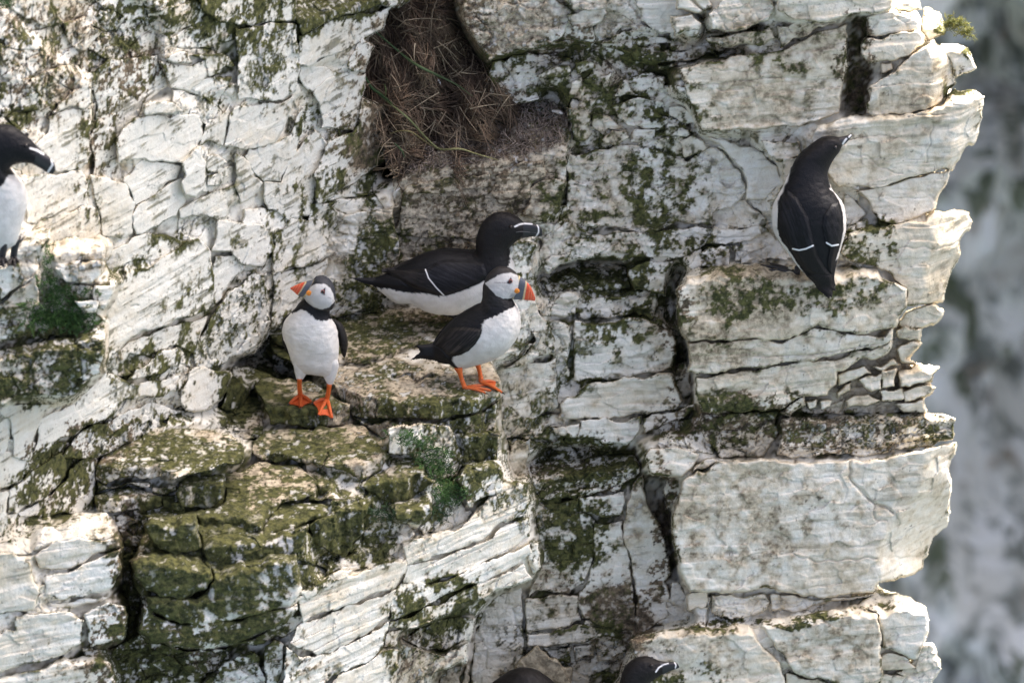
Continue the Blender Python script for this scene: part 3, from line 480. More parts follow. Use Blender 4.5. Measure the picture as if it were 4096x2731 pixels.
# growth and stains, in reference pixels: x, y, rx, ry, angle, green algae, brown lichen, tan soil, guano
MARKS = [
(120,110,210,150,0,.42,.52,.3,.15),(480,25,330,55,-8,.72,.3,.1,.1),(610,130,95,120,0,.78,.15,0,.2),(290,175,70,70,0,.35,.75,.2,0),(235,270,40,120,0,.3,.62,.1,0),
(60,250,95,65,10,.5,.6,.2,0),(150,190,35,70,-15,.62,.3,0,0),(780,18,130,45,-15,1.0,.3,0,.15),(420,60,110,60,0,.4,.3,0,0),(330,120,120,70,0,.45,.35,0,0),
(700,270,40,90,0,.35,.1,0,0),(560,230,90,60,0,.4,0,0,0),(860,420,60,40,-30,.55,.2,0,0),(720,440,120,70,-25,.40,.1,0,0),(640,530,120,60,-20,.38,0,0,0),
(120,820,140,95,0,.78,.5,.3,.2),(200,650,60,70,0,.45,.2,.3,.2),(20,885,70,55,0,.85,.5,0,0),(50,700,110,80,0,.35,.15,.35,.25),(150,580,110,40,0,.25,.1,.2,.5),
(330,590,130,28,-28,.5,.1,0,0),(330,810,70,40,-10,.62,.2,0,0),(430,840,170,60,-25,.42,.15,0,0),(520,700,170,110,-30,.40,.15,0,0),(620,640,90,120,-20,.42,.1,0,.1),(560,790,90,60,-40,.5,.2,0,0),
(210,1030,140,55,-18,.65,.8,.3,0),(150,1090,130,60,-20,.8,.7,.2,0),(330,980,120,30,-20,.7,.3,0,0),(120,1180,150,40,-15,.72,.3,0,.1),(215,440,40,60,0,.35,.3,0,0),
(850,610,75,140,10,.82,.15,.1,.25),(560,900,65,90,0,.95,.4,0,0),(640,800,50,60,0,.92,.2,0,0),(850,760,140,55,0,.72,.5,.8,.2),(1000,740,120,30,0,.35,.6,.7,.1),
(680,935,115,60,0,.98,.4,.4,0),(900,880,220,45,0,.30,.2,.85,.35),(900,945,170,32,0,.75,.6,.8,.3),(1080,930,80,34,0,.8,.4,.6,.3),(730,1030,160,62,0,.80,.3,.8,.25),
(1040,1010,120,65,0,.82,.2,.3,.4),(420,1040,160,60,0,.82,.2,.2,.35),(330,1120,100,40,0,.45,.1,.2,.3),(500,1110,80,55,0,.9,.1,.3,.25),(630,1105,120,50,0,.45,.3,1.0,.1),
(470,1290,200,170,0,1.02,.3,.1,.12),(700,1230,200,110,-20,.98,.25,.3,.3),(900,1150,140,85,-25,.95,.25,.3,.3),(400,1200,110,60,0,.9,.3,0,.25),(330,1500,160,110,0,.72,.8,.4,.1),(570,1440,130,50,-12,.70,.4,.5,.1),
(860,1260,90,45,-30,.95,.2,.1,.1),(1080,1100,80,65,0,.92,.2,.1,.1),(1000,1180,130,40,-25,.7,.1,0,.3),(300,1330,40,240,0,.7,.9,.4,0),(600,1530,130,40,0,.5,.4,.4,.2),
(1180,1150,60,40,0,.55,.1,.1,.4),(1225,1190,25,110,0,.6,.1,0,.2),(1010,1400,120,60,-20,.88,.5,.1,.1),(960,1480,90,60,0,.65,.55,.5,.2),(1000,1540,90,50,0,.4,.35,.8,.3),
(1100,440,200,100,0,.12,.45,1.0,.1),(1000,530,150,70,0,.18,.35,1.0,.1),(1180,300,140,80,0,.1,.75,.7,.3),(1000,150,170,200,0,.2,.85,.8,.1),(900,330,120,100,0,.3,.95,.8,0),
(1170,50,160,80,0,.25,.25,.75,.2),(1320,40,120,70,0,.2,.15,.55,.2),(1180,170,90,50,-10,.95,.4,.1,.1),(1330,110,120,40,0,.5,.85,.4,0),(1400,230,220,110,0,.60,.2,.3,.1),(1480,150,120,60,0,.55,.6,.4,0),(1300,260,120,60,0,.66,.2,.2,.1),
(1460,430,190,110,0,.66,.1,.45,.1),(1340,450,90,90,0,.80,.2,.2,.1),(1460,560,220,45,-5,.66,.1,.2,.1),(1390,640,180,38,-4,1.0,.5,.1,0),(1440,740,130,80,0,.72,.1,.4,.1),(1530,800,50,60,0,.6,.1,.3,.1),(1360,830,60,60,0,.4,.1,.1,.1),
(1260,820,80,90,0,.58,.1,.25,.25),(1230,950,80,90,10,.45,.1,.55,.2),(1210,620,60,120,0,.35,.1,.2,.3),(1300,1020,110,35,0,.75,.4,.1,.1),(1350,1070,140,60,-5,.92,.75,.2,0),(1300,1220,75,140,5,.96,.4,.1,.05),(1270,1380,70,60,0,.30,.45,.6,.1),(1430,1400,85,90,0,.35,.95,.7,0),(1400,1460,110,30,0,.55,.5,.4,0),
(1360,1200,60,60,0,.7,.3,.3,.1),(1440,1180,60,80,0,.1,.1,.55,.2),(1700,690,130,80,0,.66,.15,.65,.1),(1890,680,130,50,0,.78,.2,.55,.1),(1640,800,80,60,0,.3,.1,.45,.1),(1740,620,180,22,0,.1,.15,.6,.1),
(1700,970,200,55,0,.72,.92,.3,.1),(1950,985,240,35,0,.66,.7,.3,.2),(1560,960,60,60,0,.5,.6,.2,0),(1620,590,90,35,0,.55,.35,.2,0),(2000,560,60,45,0,.66,.4,.1,0),(1660,110,260,60,0,.36,.1,.55,.1),(1640,140,220,18,0,.62,.2,.4,0),(1800,250,200,90,0,.05,.05,.35,.1),
(2190,60,55,40,0,.85,.1,.2,.1),(2225,195,45,26,0,.8,.3,.1,0),(2240,130,20,60,0,.7,.2,0,0),(1960,160,30,130,0,.5,.8,.4,0),(1800,1420,240,14,-4,.7,.5,.2,0),(1700,1240,160,90,0,.0,.1,.35,.1),(1800,1180,240,120,0,0,.06,.22,.1),(1600,1500,140,60,0,0,.1,.38,.1),
(1500,1555,140,30,0,.6,.4,.3,.1),(1400,1500,160,25,0,.45,.4,.3,.3),(1180,1500,70,60,0,.42,.2,.2,.3),(1210,1540,60,40,0,.6,.3,.1,.2),(1900,1480,120,60,0,0,.1,.35,.1),(1560,780,25,120,0,.5,.8,.2,0),(1520,1200,22,180,0,.4,.8,.4,0),(930,1090,60,30,0,.6,.3,.2,.3)]
_MK = np.array(MARKS)
def marks_at(px, py):
    out = np.zeros(px.shape + (4,), np.float32)
    P = np.stack([px / 70, py / 70, px * 0], -1)
    jx = px + 26 * fbm(P, 3, 91); jy = py + 26 * fbm(P + 31, 3, 92)
    for x, y, rx, ry, a, g, b, t, gu in MARKS:
        sel = (np.abs(px - x) < max(rx, ry) * 1.9 + 30) & (np.abs(py - y) < max(rx, ry) * 1.9 + 30)
        if not sel.any(): continue
        ca, sa = math.cos(math.radians(a)), math.sin(math.radians(a))
        dx, dy = jx[sel] - x, jy[sel] - y
        q = np.sqrt(((dx * ca + dy * sa) / rx) ** 2 + ((-dx * sa + dy * ca) / ry) ** 2)
        m = (1 - smooth(.55, 1.45, q))[:, None] * np.array([g, b, t, gu], np.float32)
        out[sel] = np.maximum(out[sel], m)
    return out

def cover(cov, n, soft=.10):
    """cover = share of the surface taken; n = noise spread evenly over 0..1"""
    return smooth(-soft, soft, n - (1 - cov)) * (cov > .02)
def even(n, sd): return .5 + .5 * np.tanh(.9 * n / sd)
def paint(px, py, P, s=None, base=(0, 0, 0, 0), rnd=.5):
    mk = marks_at(px, py)
    blot = fbm(P * 19, 3, 71, .55); drip = fbm(P * np.array([75, 75, 22.0]), 3, 75, .6); fine = fbm(P * 150, 3, 79, .6)
    bed = fbm(P * np.array([11, 11, 120.0]), 3, 83, .55); big = fbm(P * 6, 3, 87); med = fbm(P * 45, 3, 95, .6)
    joint = np.zeros(px.shape) if s is None else 1 - smooth(0, 9, s)
    g = np.clip(mk[:, 0] * .88 + base[0], 0, 1.05)
    g = np.clip(g + joint * (.04 + .28 * np.clip(blot + .3, 0, 1)), 0, 1.05)
    moss = cover(g ** 1.35, even(.42 * blot + .42 * med + .22 * drip + .36 * fine, .45), .21)
    br = np.clip(mk[:, 1] + base[1], 0, 1)
    brown = cover(br ** 1.5 * .95, even(.5 * med + .6 * fine + .2 * bed, .40), .17)
    tan = smooth(.1, .9, mk[:, 2] + base[2] + .35 * med + .25 * big)
    tan *= (mk[:, 2] + base[2] > .05)
    gu = cover(np.clip(mk[:, 3], 0, 1) ** 1.4 * .40, even(.5 * med + .5 * drip + .3 * fine, .42), .08)
    cream = np.clip(.42 + base[3] + .38 * (rnd - .5) + .35 * big + .30 * med + .22 * bed, 0, 1)
    if base[3] < -.1: moss = np.maximum(moss, .55 * smooth(.66, .95, bed + .6 * blot + .3 * fine))   # thin algae along the bedding
    grey = (.36 if base[3] < -.1 else 0) + smooth(.15, .75, .5 * blot + .4 * drip + .3 * big) * .6 + .2 * smooth(.25, .6, bed)
    speck = cover(np.clip(.012 + .035 * blot + base[0] * .2, 0, .25), even(fine, .55), .03) + .35 * smooth(.42, .62, bed) * smooth(-.2, .4, blot)
    return {'Mask': np.stack([moss, brown, tan, gu], -1), 'Tone': np.stack([cream, np.clip(grey, 0, 1), np.clip(speck, 0, 1)], -1)}
FBASE = {'L': (.05, .02, .0, -.22), 'M': (-.06, .0, .06, .0), 'N': (.08, .12, .25, 0), 'B': (.05, .02, .05, 0), 'C': (.15, .1, .05, 0), 'J': (.05, .02, .03, 0), 'F': (.12, .06, .12, 0),
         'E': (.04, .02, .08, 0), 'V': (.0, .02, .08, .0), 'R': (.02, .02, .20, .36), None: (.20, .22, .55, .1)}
GRID = 2.1
def front_w(px, py, fam, out):
    y0, sx, sz, xr = FAM[fam]
    u = (px - 1176) / PXM; v = (784 - py) / PXM
    return (v * SP - (y0 - out) - sx * (u - xr) - sz * v * CP) / (CP + sz * SP)
def smin(a, b, k):
    h = np.clip(.5 + .5 * (b - a) / k, 0, 1); return b * (1 - h) + a * h - k * h * (1 - h)
def block_w(px, py, fam, out, op):
    """smooth surface of a block: front face, level top behind its front edge, side face beyond its right edge"""
    if 'e' in op:
        e = op['_e']
        jit = 3.0 * np.sin(px / 13.0 + out * 900) + 2.0 * np.sin(px / 5.3 + 1)
        ye = np.interp(px, e[:, 0], e[:, 1]) + jit
        if 'z' in op:
            we = w_on_z(ye, op['z']); wf = we + (ye - py) / PXM * (SP / CP) * .9
        else:
            wf = front_w(px, py, fam, out); we = front_w(px, ye, fam, out)
        wt = we - (ye - py) / PXM * (CP / SP) * op.get('k', .92)
        w = smin(wf, wt, .008)
    else:
        w = front_w(px, py, fam, out)
    if 'rf' in op:
        r = op['_rf']; xr = np.interp(py, r[:, 1], r[:, 0]) + 5 * np.sin(py / 17.0)
        wr = front_w(xr, py, fam, out) - (px - xr) / PXM * 1.6 if 'z' not in op else w
        w = smin(w, wr, .012)
    return w
def relief(P, op, seed):
    left = op.get('fam') == 'L'
    f, s = op.get('f', .18) * (.6 if left else 1), op.get('s', .8) * (.65 if left else 1)
    d = .007 * vnoise(P * 6, 3) + .0024 * fbm(P * 24, 2, 5) + (.0006 + .0015 * f) * fbm(P * 85, 3, 9, .6)
    Z = P[..., 2] + .010 * vnoise(P * 5, 12) + .0022 * vnoise(P * 34, 13)
    q = np.stack([P[..., 0] * 2.6, P[..., 1] * 2.6, Z * 58], -1); b = vnoise(q, 21)
    open_ = smooth(-.15, .45, vnoise(P * np.array([7, 7, 30.0]), 23))
    d += s * (.0018 * np.tanh(4 * b) - .0050 * np.exp(-(b / .075) ** 2) * open_)
    q2 = np.stack([P[..., 0] * 4, P[..., 1] * 4, Z * 135], -1); b2 = vnoise(q2, 25); d += s * (.0006 * b2 - .0020 * np.exp(-(b2 / .10) ** 2) * (1 - open_))
    Pw = P + .012 * np.stack([vnoise(P * 22, 31), vnoise(P * 22, 32), vnoise(P * 22, 33)], -1)
    F1, F2, H, R = worley(Pw * np.array([16, 16, 27.0]), 41)
    fc = max(0., f - .2)
    d += (.10 + f) * (.015 * H + .009 * (R - .5)) - fc * .013 * (1 - smooth(0, .10, F2 - F1)) * smooth(.45, .7, R + f * .4)
    if f > .45:
        F1, F2, H, R = worley(Pw * np.array([40, 40, 66.0]), 51)
        d += f * (.006 * H + .006 * (R - .5)) - f * .0042 * (1 - smooth(0, .14, F2 - F1))
    return d
CRK = [(cv(c, p), wd, dp) for c, p, wd, dp in CRACKS]
def crack_cut(px, py):
    d = np.zeros(px.shape, np.float32)
    for pts, wd, dp in CRK:
        x0, y0 = pts.min(0) - 12; x1, y1 = pts.max(0) + 12
        sel = (px > x0) & (px < x1) & (py > y0) & (py < y1)
        if not sel.any(): continue
        X = px[sel] + 2.5 * np.sin(py[sel] / 6.0); Y = py[sel] + 2.5 * np.sin(px[sel] / 7.0); m = np.full(X.shape, 1e9)
        for (ax, ay), (bx, by) in zip(pts[:-1], pts[1:]):
            ex, ey = bx - ax, by - ay; t = np.clip(((X - ax) * ex + (Y - ay) * ey) / (ex * ex + ey * ey + 1e-9), 0, 1)
            m = np.minimum(m, np.hypot(X - ax - t * ex, Y - ay - t * ey))
        d[sel] += dp * np.exp(-(m / wd) ** 2)
    return d
def grid_faces(mask):
    """quads of a vertex mask on a grid, with compact vertex numbering"""
    q = mask[:-1, :-1] & mask[1:, :-1] & mask[:-1, 1:] & mask[1:, 1:]
    h, w = mask.shape; idx = np.arange(h * w).reshape(h, w)
    f = np.stack([idx[:-1, :-1][q], idx[1:, :-1][q], idx[1:, 1:][q], idx[:-1, 1:][q]], -1)
    used = np.unique(f); remap = np.full(h * w, -1); remap[used] = np.arange(len(used))
    return used, remap[f]
def build_block(name, poly, fam, out, op, seed, wfun=None, parent=None, cull=None, label=None, g=GRID, collect=None):
    x0, y0 = poly.min(0) - 12; x1, y1 = poly.max(0) + 12
    px, py = np.meshgrid(np.arange(math.floor(x0 / g), math.ceil(x1 / g) + 1) * g, np.arange(math.floor(y0 / g), math.ceil(y1 / g) + 1) * g)
    Q = np.stack([px / 46, py / 46, px * 0 + seed * 3.7], -1)
    wx = px + 7 * fbm(Q, 3, 61, .55); wy = py + 7 * fbm(Q + 9, 3, 62, .55)
    s = sdf_poly(wx, wy, poly) - op.get('j', .0 if fam == 'L' else 1.0)
    M = 2.2 * g
    mask = s > -M
    if cull is not None: mask &= ~cull(px, py)
    if mask.sum() < 30: return None
    used, faces = grid_faces(mask)
    if len(faces) < 12: return None
    px, py, s = px.ravel()[used], py.ravel()[used], s.ravel()[used]
    w = block_w(px, py, fam, out, op) if wfun is None else wfun(px, py)
    P0 = world_pts(px, py, w)
    w = w + relief(P0, op, seed) - crack_cut(px, py)
    r = (.36 if fam == 'L' else .5) * op.get('r', 7.0) * (1 + .5 * np.sin(px / 23 + seed) * np.sin(py / 19 + seed * 2))
    e = np.clip(1 - s / r, 0, 1); w = w - r / PXM * 1.5 * (1 - np.sqrt(np.clip(1 - e * e, 0, 1)))
    w = w - np.clip(-s / M, 0, 1) ** .8 * op.get('t', .07)
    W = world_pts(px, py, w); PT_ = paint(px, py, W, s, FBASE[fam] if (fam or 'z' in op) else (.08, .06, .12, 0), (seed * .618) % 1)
    w = w + PT_['Mask'][:, 0] * (.0012 + .0022 * (vnoise(W * 130, 171) > .1)) ; W = world_pts(px, py, w)      # the growth stands proud of the stone
    if collect is not None:
        collect.append((W, faces[:, ::-1], PT_)); return None
    o = mesh_obj(name, W, faces[:, ::-1], ROCK, parent, PT_)
    return o
blocks = []
for crop, fam, out, poly, op in BL:
    poly = cv(crop, poly)
    if 'e' in op: e = cv(crop, op['e']); op['_e'] = e[np.argsort(e[:, 0])]
    if 'rf' in op: e = cv(crop, op['rf']); op['_rf'] = e[np.argsort(e[:, 1])]
    op['fam'] = fam; blocks.append((poly, fam, out, op))
# coarse field: which surveyed block owns each place, and how deep the rock lies there
CG = 7.0
CX0, CY0, CX1, CY1 = -420, -420, 2360, 1990
gx = np.arange(CX0, CX1 + 1, CG); gy = np.arange(CY0, CY1 + 1, CG)
cpx, cpy = np.meshgrid(gx, gy)
best = np.full(cpx.shape, -1e9); cw = np.zeros(cpx.shape)
ux = np.clip(cpx, -30, 2300); uy = np.clip(cpy, -20, 1590)
for poly, fam, out, op in blocks:
    c = poly.mean(0); rad = np.hypot(*(poly - c).T).max() + 420
    sel = np.hypot(ux - c[0], uy - c[1]) < rad
    s = sdf_poly(ux[sel], uy[sel], poly); s = np.minimum(s, 6.0)
    w = block_w(ux[sel], uy[sel], fam, out, op)
    b = best[sel]; cwv = cw[sel]
    m = (s > b) | ((s >= 6) & (b >= 6) & (w > cwv))
    b[m] = s[m]; cwv[m] = w[m]; best[sel] = b; cw[sel] = cwv
own = best.copy()
def blur(a, n):
    for _ in range(n):
        p = np.pad(a, 1, mode='edge'); a = (p[:-2, 1:-1] + p[2:, 1:-1] + p[1:-1, :-2] + p[1:-1, 2:] + p[1:-1, 1:-1] * 2) / 6
    return a
cws = blur(cw, 3)
def coarse(px, py, a):
    fx = np.clip((px - CX0) / CG, 0, a.shape[1] - 1.001); fy = np.clip((py - CY0) / CG, 0, a.shape[0] - 1.001)
    ix, iy = fx.astype(int), fy.astype(int); tx, ty = fx - ix, fy - iy
    return (a[iy, ix] * (1 - tx) + a[iy, ix + 1] * tx) * (1 - ty) + (a[iy + 1, ix] * (1 - tx) + a[iy + 1, ix + 1] * tx) * ty

# ---- the body of the cliff behind the blocks: one rough sheet, its rim drawn far back into the hill
solid = own > 4.0                                   # keep inside the surveyed outline on the open (right) side
outline = np.array([max([-1e9] + [x for x, o_ in zip(gx, row) if o_ > 3 and x > 1500]) for row in own])
outline = np.minimum(np.minimum(outline, np.roll(outline, 4)), np.roll(outline, -4))
cmask = cpx < (np.where(outline > 0, outline, 2050) - 55)[:, None]
cw2 = np.minimum(cws, blur(cw, 14) + .03) - .035
below = cpy > 1568; above = cpy < 0
cw2 = np.where(below, cw2 - (cpy - 1568) / PXM * .466, cw2); cw2 = np.where(above, cw2 + (-cpy) / PXM * .3, cw2)
P0 = world_pts(cpx, cpy, cw2)
cw3 = cw2 + .9 * relief(P0, {'f': .9, 's': 1.0}, 1)
used, faces = grid_faces(cmask)
V = world_pts(cpx, cpy, cw3).reshape(-1, 3)[used]
PT = paint(cpx.ravel()[used], cpy.ravel()[used], V, None, (.15, .2, .15, 0))
ed = {}
for f in faces:
    for a, b in zip(f, np.roll(f, -1)):
        k = (a, b) if a < b else (b, a)
        ed[k] = None if k in ed else (a, b)
rim = [e for e in ed.values() if e is not None]
rv = np.array(sorted({i for e in rim for i in e})); pos_of = {v: i for i, v in enumerate(rv)}
top = cpy.ravel()[used][rv] < CY0 + 20                # the cliff goes on rising above the frame
ra = np.array([pos_of[a] for a, b in rim]); rb_ = np.array([pos_of[b] for a, b in rim])
prev = rv; V0 = V[rv]; allV = [V]; allF = [faces[:, ::-1]]; PTs = {k: [a] for k, a in PT.items()}; count = len(V)
for side, up in (((-.02, .10, .0), (0, .03, .3)), ((-.05, .24, .01), (-.01, .1, .8)), ((-.08, .42, .02), (-.02, .2, 1.5)), ((-.12, .7, .04), (-.03, .35, 2.6)), ((-.18, 1.2, .1), (-.05, .6, 4.4)), ((-.35, 5.0, .4), (-.1, .9, 7.0))):
    N = V0 + np.where(top[:, None], np.array(up), np.array(side))
    N = N + np.stack([.05 * fbm(N * 3, 3, 181) + .03 * fbm(N * 11, 2, 182), .04 * fbm(N * 4, 2, 183), .03 * fbm(N * 5, 2, 184)], -1) * np.where(top, 2.0, 1.0)[:, None]
    ids = np.arange(count, count + len(rv)); count += len(rv)
    allV.append(N); allF.append(np.stack([prev[ra], prev[rb_], ids[rb_], ids[ra]], -1)); prev = ids
    pn = paint(cpx.ravel()[used][rv], cpy.ravel()[used][rv], N, None, (.1, .1, .15, 0))
    for k in PTs: PTs[k].append(pn[k])
V = np.concatenate(allV); faces = np.concatenate(allF); PT = {k: np.concatenate(a) for k, a in PTs.items()}
cliff = mesh_obj('cliff', V, faces, ROCK, None, PT)
cliff['kind'] = 'structure'; cliff['label'] = 'white chalk sea cliff of bedded blocks with green algae and ledges'

nb = 0
for i, (poly, fam, out, op) in enumerate(blocks):
    if 'skip' not in op and build_block('rock_block', poly, fam, out, op, i, parent=cliff): nb += 1
# ---- smaller rubble blocks wherever the survey left gaps
seeds = []
tries = 0
def allowed(x, y): return coarse(np.array([x]), np.array([y]), own)[0] < -3 and coarse(np.array([x]), np.array([y]), cmask.astype(float))[0] > .99
while len(seeds) < 150 and tries < 30000:
    tries += 1
    x, y = random.uniform(-10, 2230), random.uniform(-10, 1580)
    if not allowed(x, y): continue
    if 880 < x < 1120 and y < 330: continue                       # the nest fills this corner
    if all(((x - a) / 52) ** 2 + ((y - b) / 34) ** 2 > 1 for a, b in seeds): seeds.append((x, y))
def clip(poly, nx, ny, c):
    r = []
    for i in range(len(poly)):
        a, b = poly[i], poly[(i + 1) % len(poly)]; da, db = a[0] * nx + a[1] * ny - c, b[0] * nx + b[1] * ny - c
        if da <= 0: r.append(a)
        if da * db < 0: t = da / (da - db); r.append((a[0] + (b[0] - a[0]) * t, a[1] + (b[1] - a[1]) * t))
    return r
inside = lambda px, py: coarse(px, py, np.minimum(own, 6)) > 5.2
rest = []
seeds_o = sorted(seeds, key=lambda q: coarse(np.array([q[0]]), np.array([q[1]]), own)[0])   # widest gaps first
for i, (x, y) in enumerate(seeds_o):
    poly = [(x - 62, y - 40), (x + 62, y - 40), (x + 62, y + 40), (x - 62, y + 40)]
    for a, b in seeds:
        if (a, b) == (x, y) or abs(a - x) > 130 or abs(b - y) > 90: continue
        nx, ny = a - x, (b - y) * 2.2; c = nx * (a + x) / 2 + ny * (b + y) / 2
        poly = clip(poly, nx, ny, c)
        if len(poly) < 3: break
    if len(poly) < 3: continue
    dz = random.uniform(-.030, -.006)
    if build_block('rock_block', np.array(poly), None, 0, {'f': random.uniform(.3, .9), 't': .04, 'j': -.4, 'r': 5}, 500 + i,
                wfun=lambda px, py, dz=dz: coarse(px, py, cws) + dz, parent=cliff, cull=inside, collect=rest if nb >= 296 else None): nb += 1
if rest:
    off = np.cumsum([0] + [len(r[0]) for r in rest[:-1]])
    rub = mesh_obj('rubble', np.concatenate([r[0] for r in rest]), np.concatenate([r[1] + o for r, o in zip(rest, off)]), ROCK, cliff,
                   {k: np.concatenate([r[2][k] for r in rest]) for k in ('Mask', 'Tone')})
    rub['kind'] = 'stuff'
print('BLOCKS', nb, len(rest), sum(len(m.polygons) for m in bpy.data.meshes))
# ------------------------------------------------------------------ far cliff, sea
def far_material():
    t = NT('far_cliff_rock'); pos = t.n('ShaderNodeTexCoord').outputs['Object']
    a = t.noise(t.scaled(pos, (1, 1, .6)), 5.2, 5, .65, .4); b = t.noise(t.scaled(pos, (1, 1, .6)), 7.0, 4, .6, .5); g = t.noise(t.scaled(pos, (1, 1, .5)), 4.2, 4, .65); k = t.noise(pos, 6.0, 3, .6)
    c = t.mix(t.step(a, .40, .54), (.22, .225, .185), (.78, .75, .66))
    c = t.mix(t.math('MULTIPLY', t.step(k, .56, .68), .8), c, (.36, .29, .21))
    c = t.mix(t.math('MULTIPLY', t.step(g, .53, .60), .85), c, (.09, .11, .045))
    c = t.mix(t.step(b, .53, .58), c, (.88, .85, .78))
    t.put(t.b.inputs['Base Color'], c); t.b.inputs['Roughness'].default_value = .95
    return t.m
fx, fz = np.meshgrid(np.concatenate([np.linspace(-16, -1.1, 50), np.linspace(-1, 4.5, 200), np.linspace(4.6, 30, 60)]), np.concatenate([np.linspace(-45, -9.1, 60), np.linspace(-9, -3, 220), np.linspace(-2.9, 16, 60)]))
FP = np.stack([fx, fx * 0, fz], -1)
FY = 13.0 + .25 * (fx - 4) * -.25 + .10 * fz + 1.1 * fbm(FP * np.array([.5, 1, .35]), 3, 301) + .55 * fbm(FP * np.array([1.6, 1, 1.1]), 4, 311, .6)
Fw = worley(FP * np.array([.9, 1, 1.3]) + .3, 321); FY += .6 * Fw[2] + .35 * (Fw[3] - .5)
Fw = worley(FP * np.array([3.2, 1, 4.6]) + .3, 331); FY += .16 * Fw[2] + .14 * (Fw[3] - .5) + .10 * fbm(FP * np.array([6, 1, 4]), 3, 341)
used, ff = grid_faces(np.ones(fx.shape, bool))
far = mesh_obj('far_cliff', np.stack([fx, FY, fz], -1).reshape(-1, 3), ff, far_material()); far['kind'] = 'structure'
far['label'] = 'distant grey and white cliff wall out of focus'
t = NT('sea_water'); pos = t.n('ShaderNodeTexCoord').outputs['Object']
t.b.inputs['Base Color'].default_value = (.03, .055, .06, 1); t.b.inputs['Roughness'].default_value = .25
bp = t.n('ShaderNodeBump'); bp.inputs['Strength'].default_value = .4; bp.inputs['Distance'].default_value = .4; t.put(bp.inputs['Height'], t.noise(pos, .4, 5, .6)); t.put(t.b.inputs['Normal'], bp.outputs[0])
sea = mesh_obj('sea', [(-3000, -3000, -45), (3000, -3000, -45), (3000, 3000, -45), (-3000, 3000, -45)], [(0, 1, 2, 3)], t.m); sea['kind'] = 'structure'

# ------------------------------------------------------------------ bird materials
def feather_material():
    t = NT('plumage'); pos = t.n('ShaderNodeTexCoord').outputs['Object']
    at = t.n('ShaderNodeAttribute', attribute_name='Col')
    n = t.noise(t.scaled(pos, (1, 1, 1)), 260.0, 3, .6); m = t.noise(pos, 60.0, 3, .5)
    c = t.mix(t.math('MULTIPLY', t.step(n, .3, .75), .16), at.outputs['Color'], (.20, .17, .14))
    k = t.n('ShaderNodeMix', data_type='RGBA', blend_type='MULTIPLY'); k.inputs[0].default_value = .5
    t.put(k.inputs[6], at.outputs['Color']); r = t.n('ShaderNodeValToRGB'); t.put(r.inputs[0], m)
    r.color_ramp.elements[0].color = (.72, .70, .66, 1); r.color_ramp.elements[1].color = (1, 1, 1, 1); r.color_ramp.elements[0].position = .3; r.color_ramp.elements[1].position = .62
    t.put(k.inputs[7], r.outputs[0]); t.put(t.b.inputs['Base Color'], k.outputs[2])
    t.b.inputs['Roughness'].default_value = .55; t.b.inputs['Specular IOR Level'].default_value = .22
    
    bp = t.n('ShaderNodeBump'); bp.inputs['Strength'].default_value = .35; bp.inputs['Distance'].default_value = .003
    t.put(bp.inputs['Height'], t.math('ADD', n, m)); t.put(t.b.inputs['Normal'], bp.outputs[0])
    return t.m
def horn_material(name, rough):
    t = NT(name); at = t.n('ShaderNodeAttribute', attribute_name='Col'); pos = t.n('ShaderNodeTexCoord').outputs['Object']
    n = t.noise(pos, 420.0, 3, .6)
    t.put(t.b.inputs['Base Color'], t.mix(t.math('MULTIPLY', t.step(n, .35, .75), .35), at.outputs['Color'], (.05, .03, .02)))
    t.b.inputs['Roughness'].default_value = rough
    bp = t.n('ShaderNodeBump'); bp.inputs['Strength'].default_value = .25; bp.inputs['Distance'].default_value = .001; t.put(bp.inputs['Height'], n); t.put(t.b.inputs['Normal'], bp.outputs[0])
    return t.m
PLUME = feather_material(); HORN = horn_material('bill_horn', .38); SKIN = horn_material('foot_skin', .5); EYE = horn_material('eye_gloss', .08)
BLACK = np.array([.0062, .0060, .0070]); BROWNB = np.array([.0120, .0100, .0088]); WHITE = np.array([.70, .665, .605]); GREYF = np.array([.465, .45, .425])

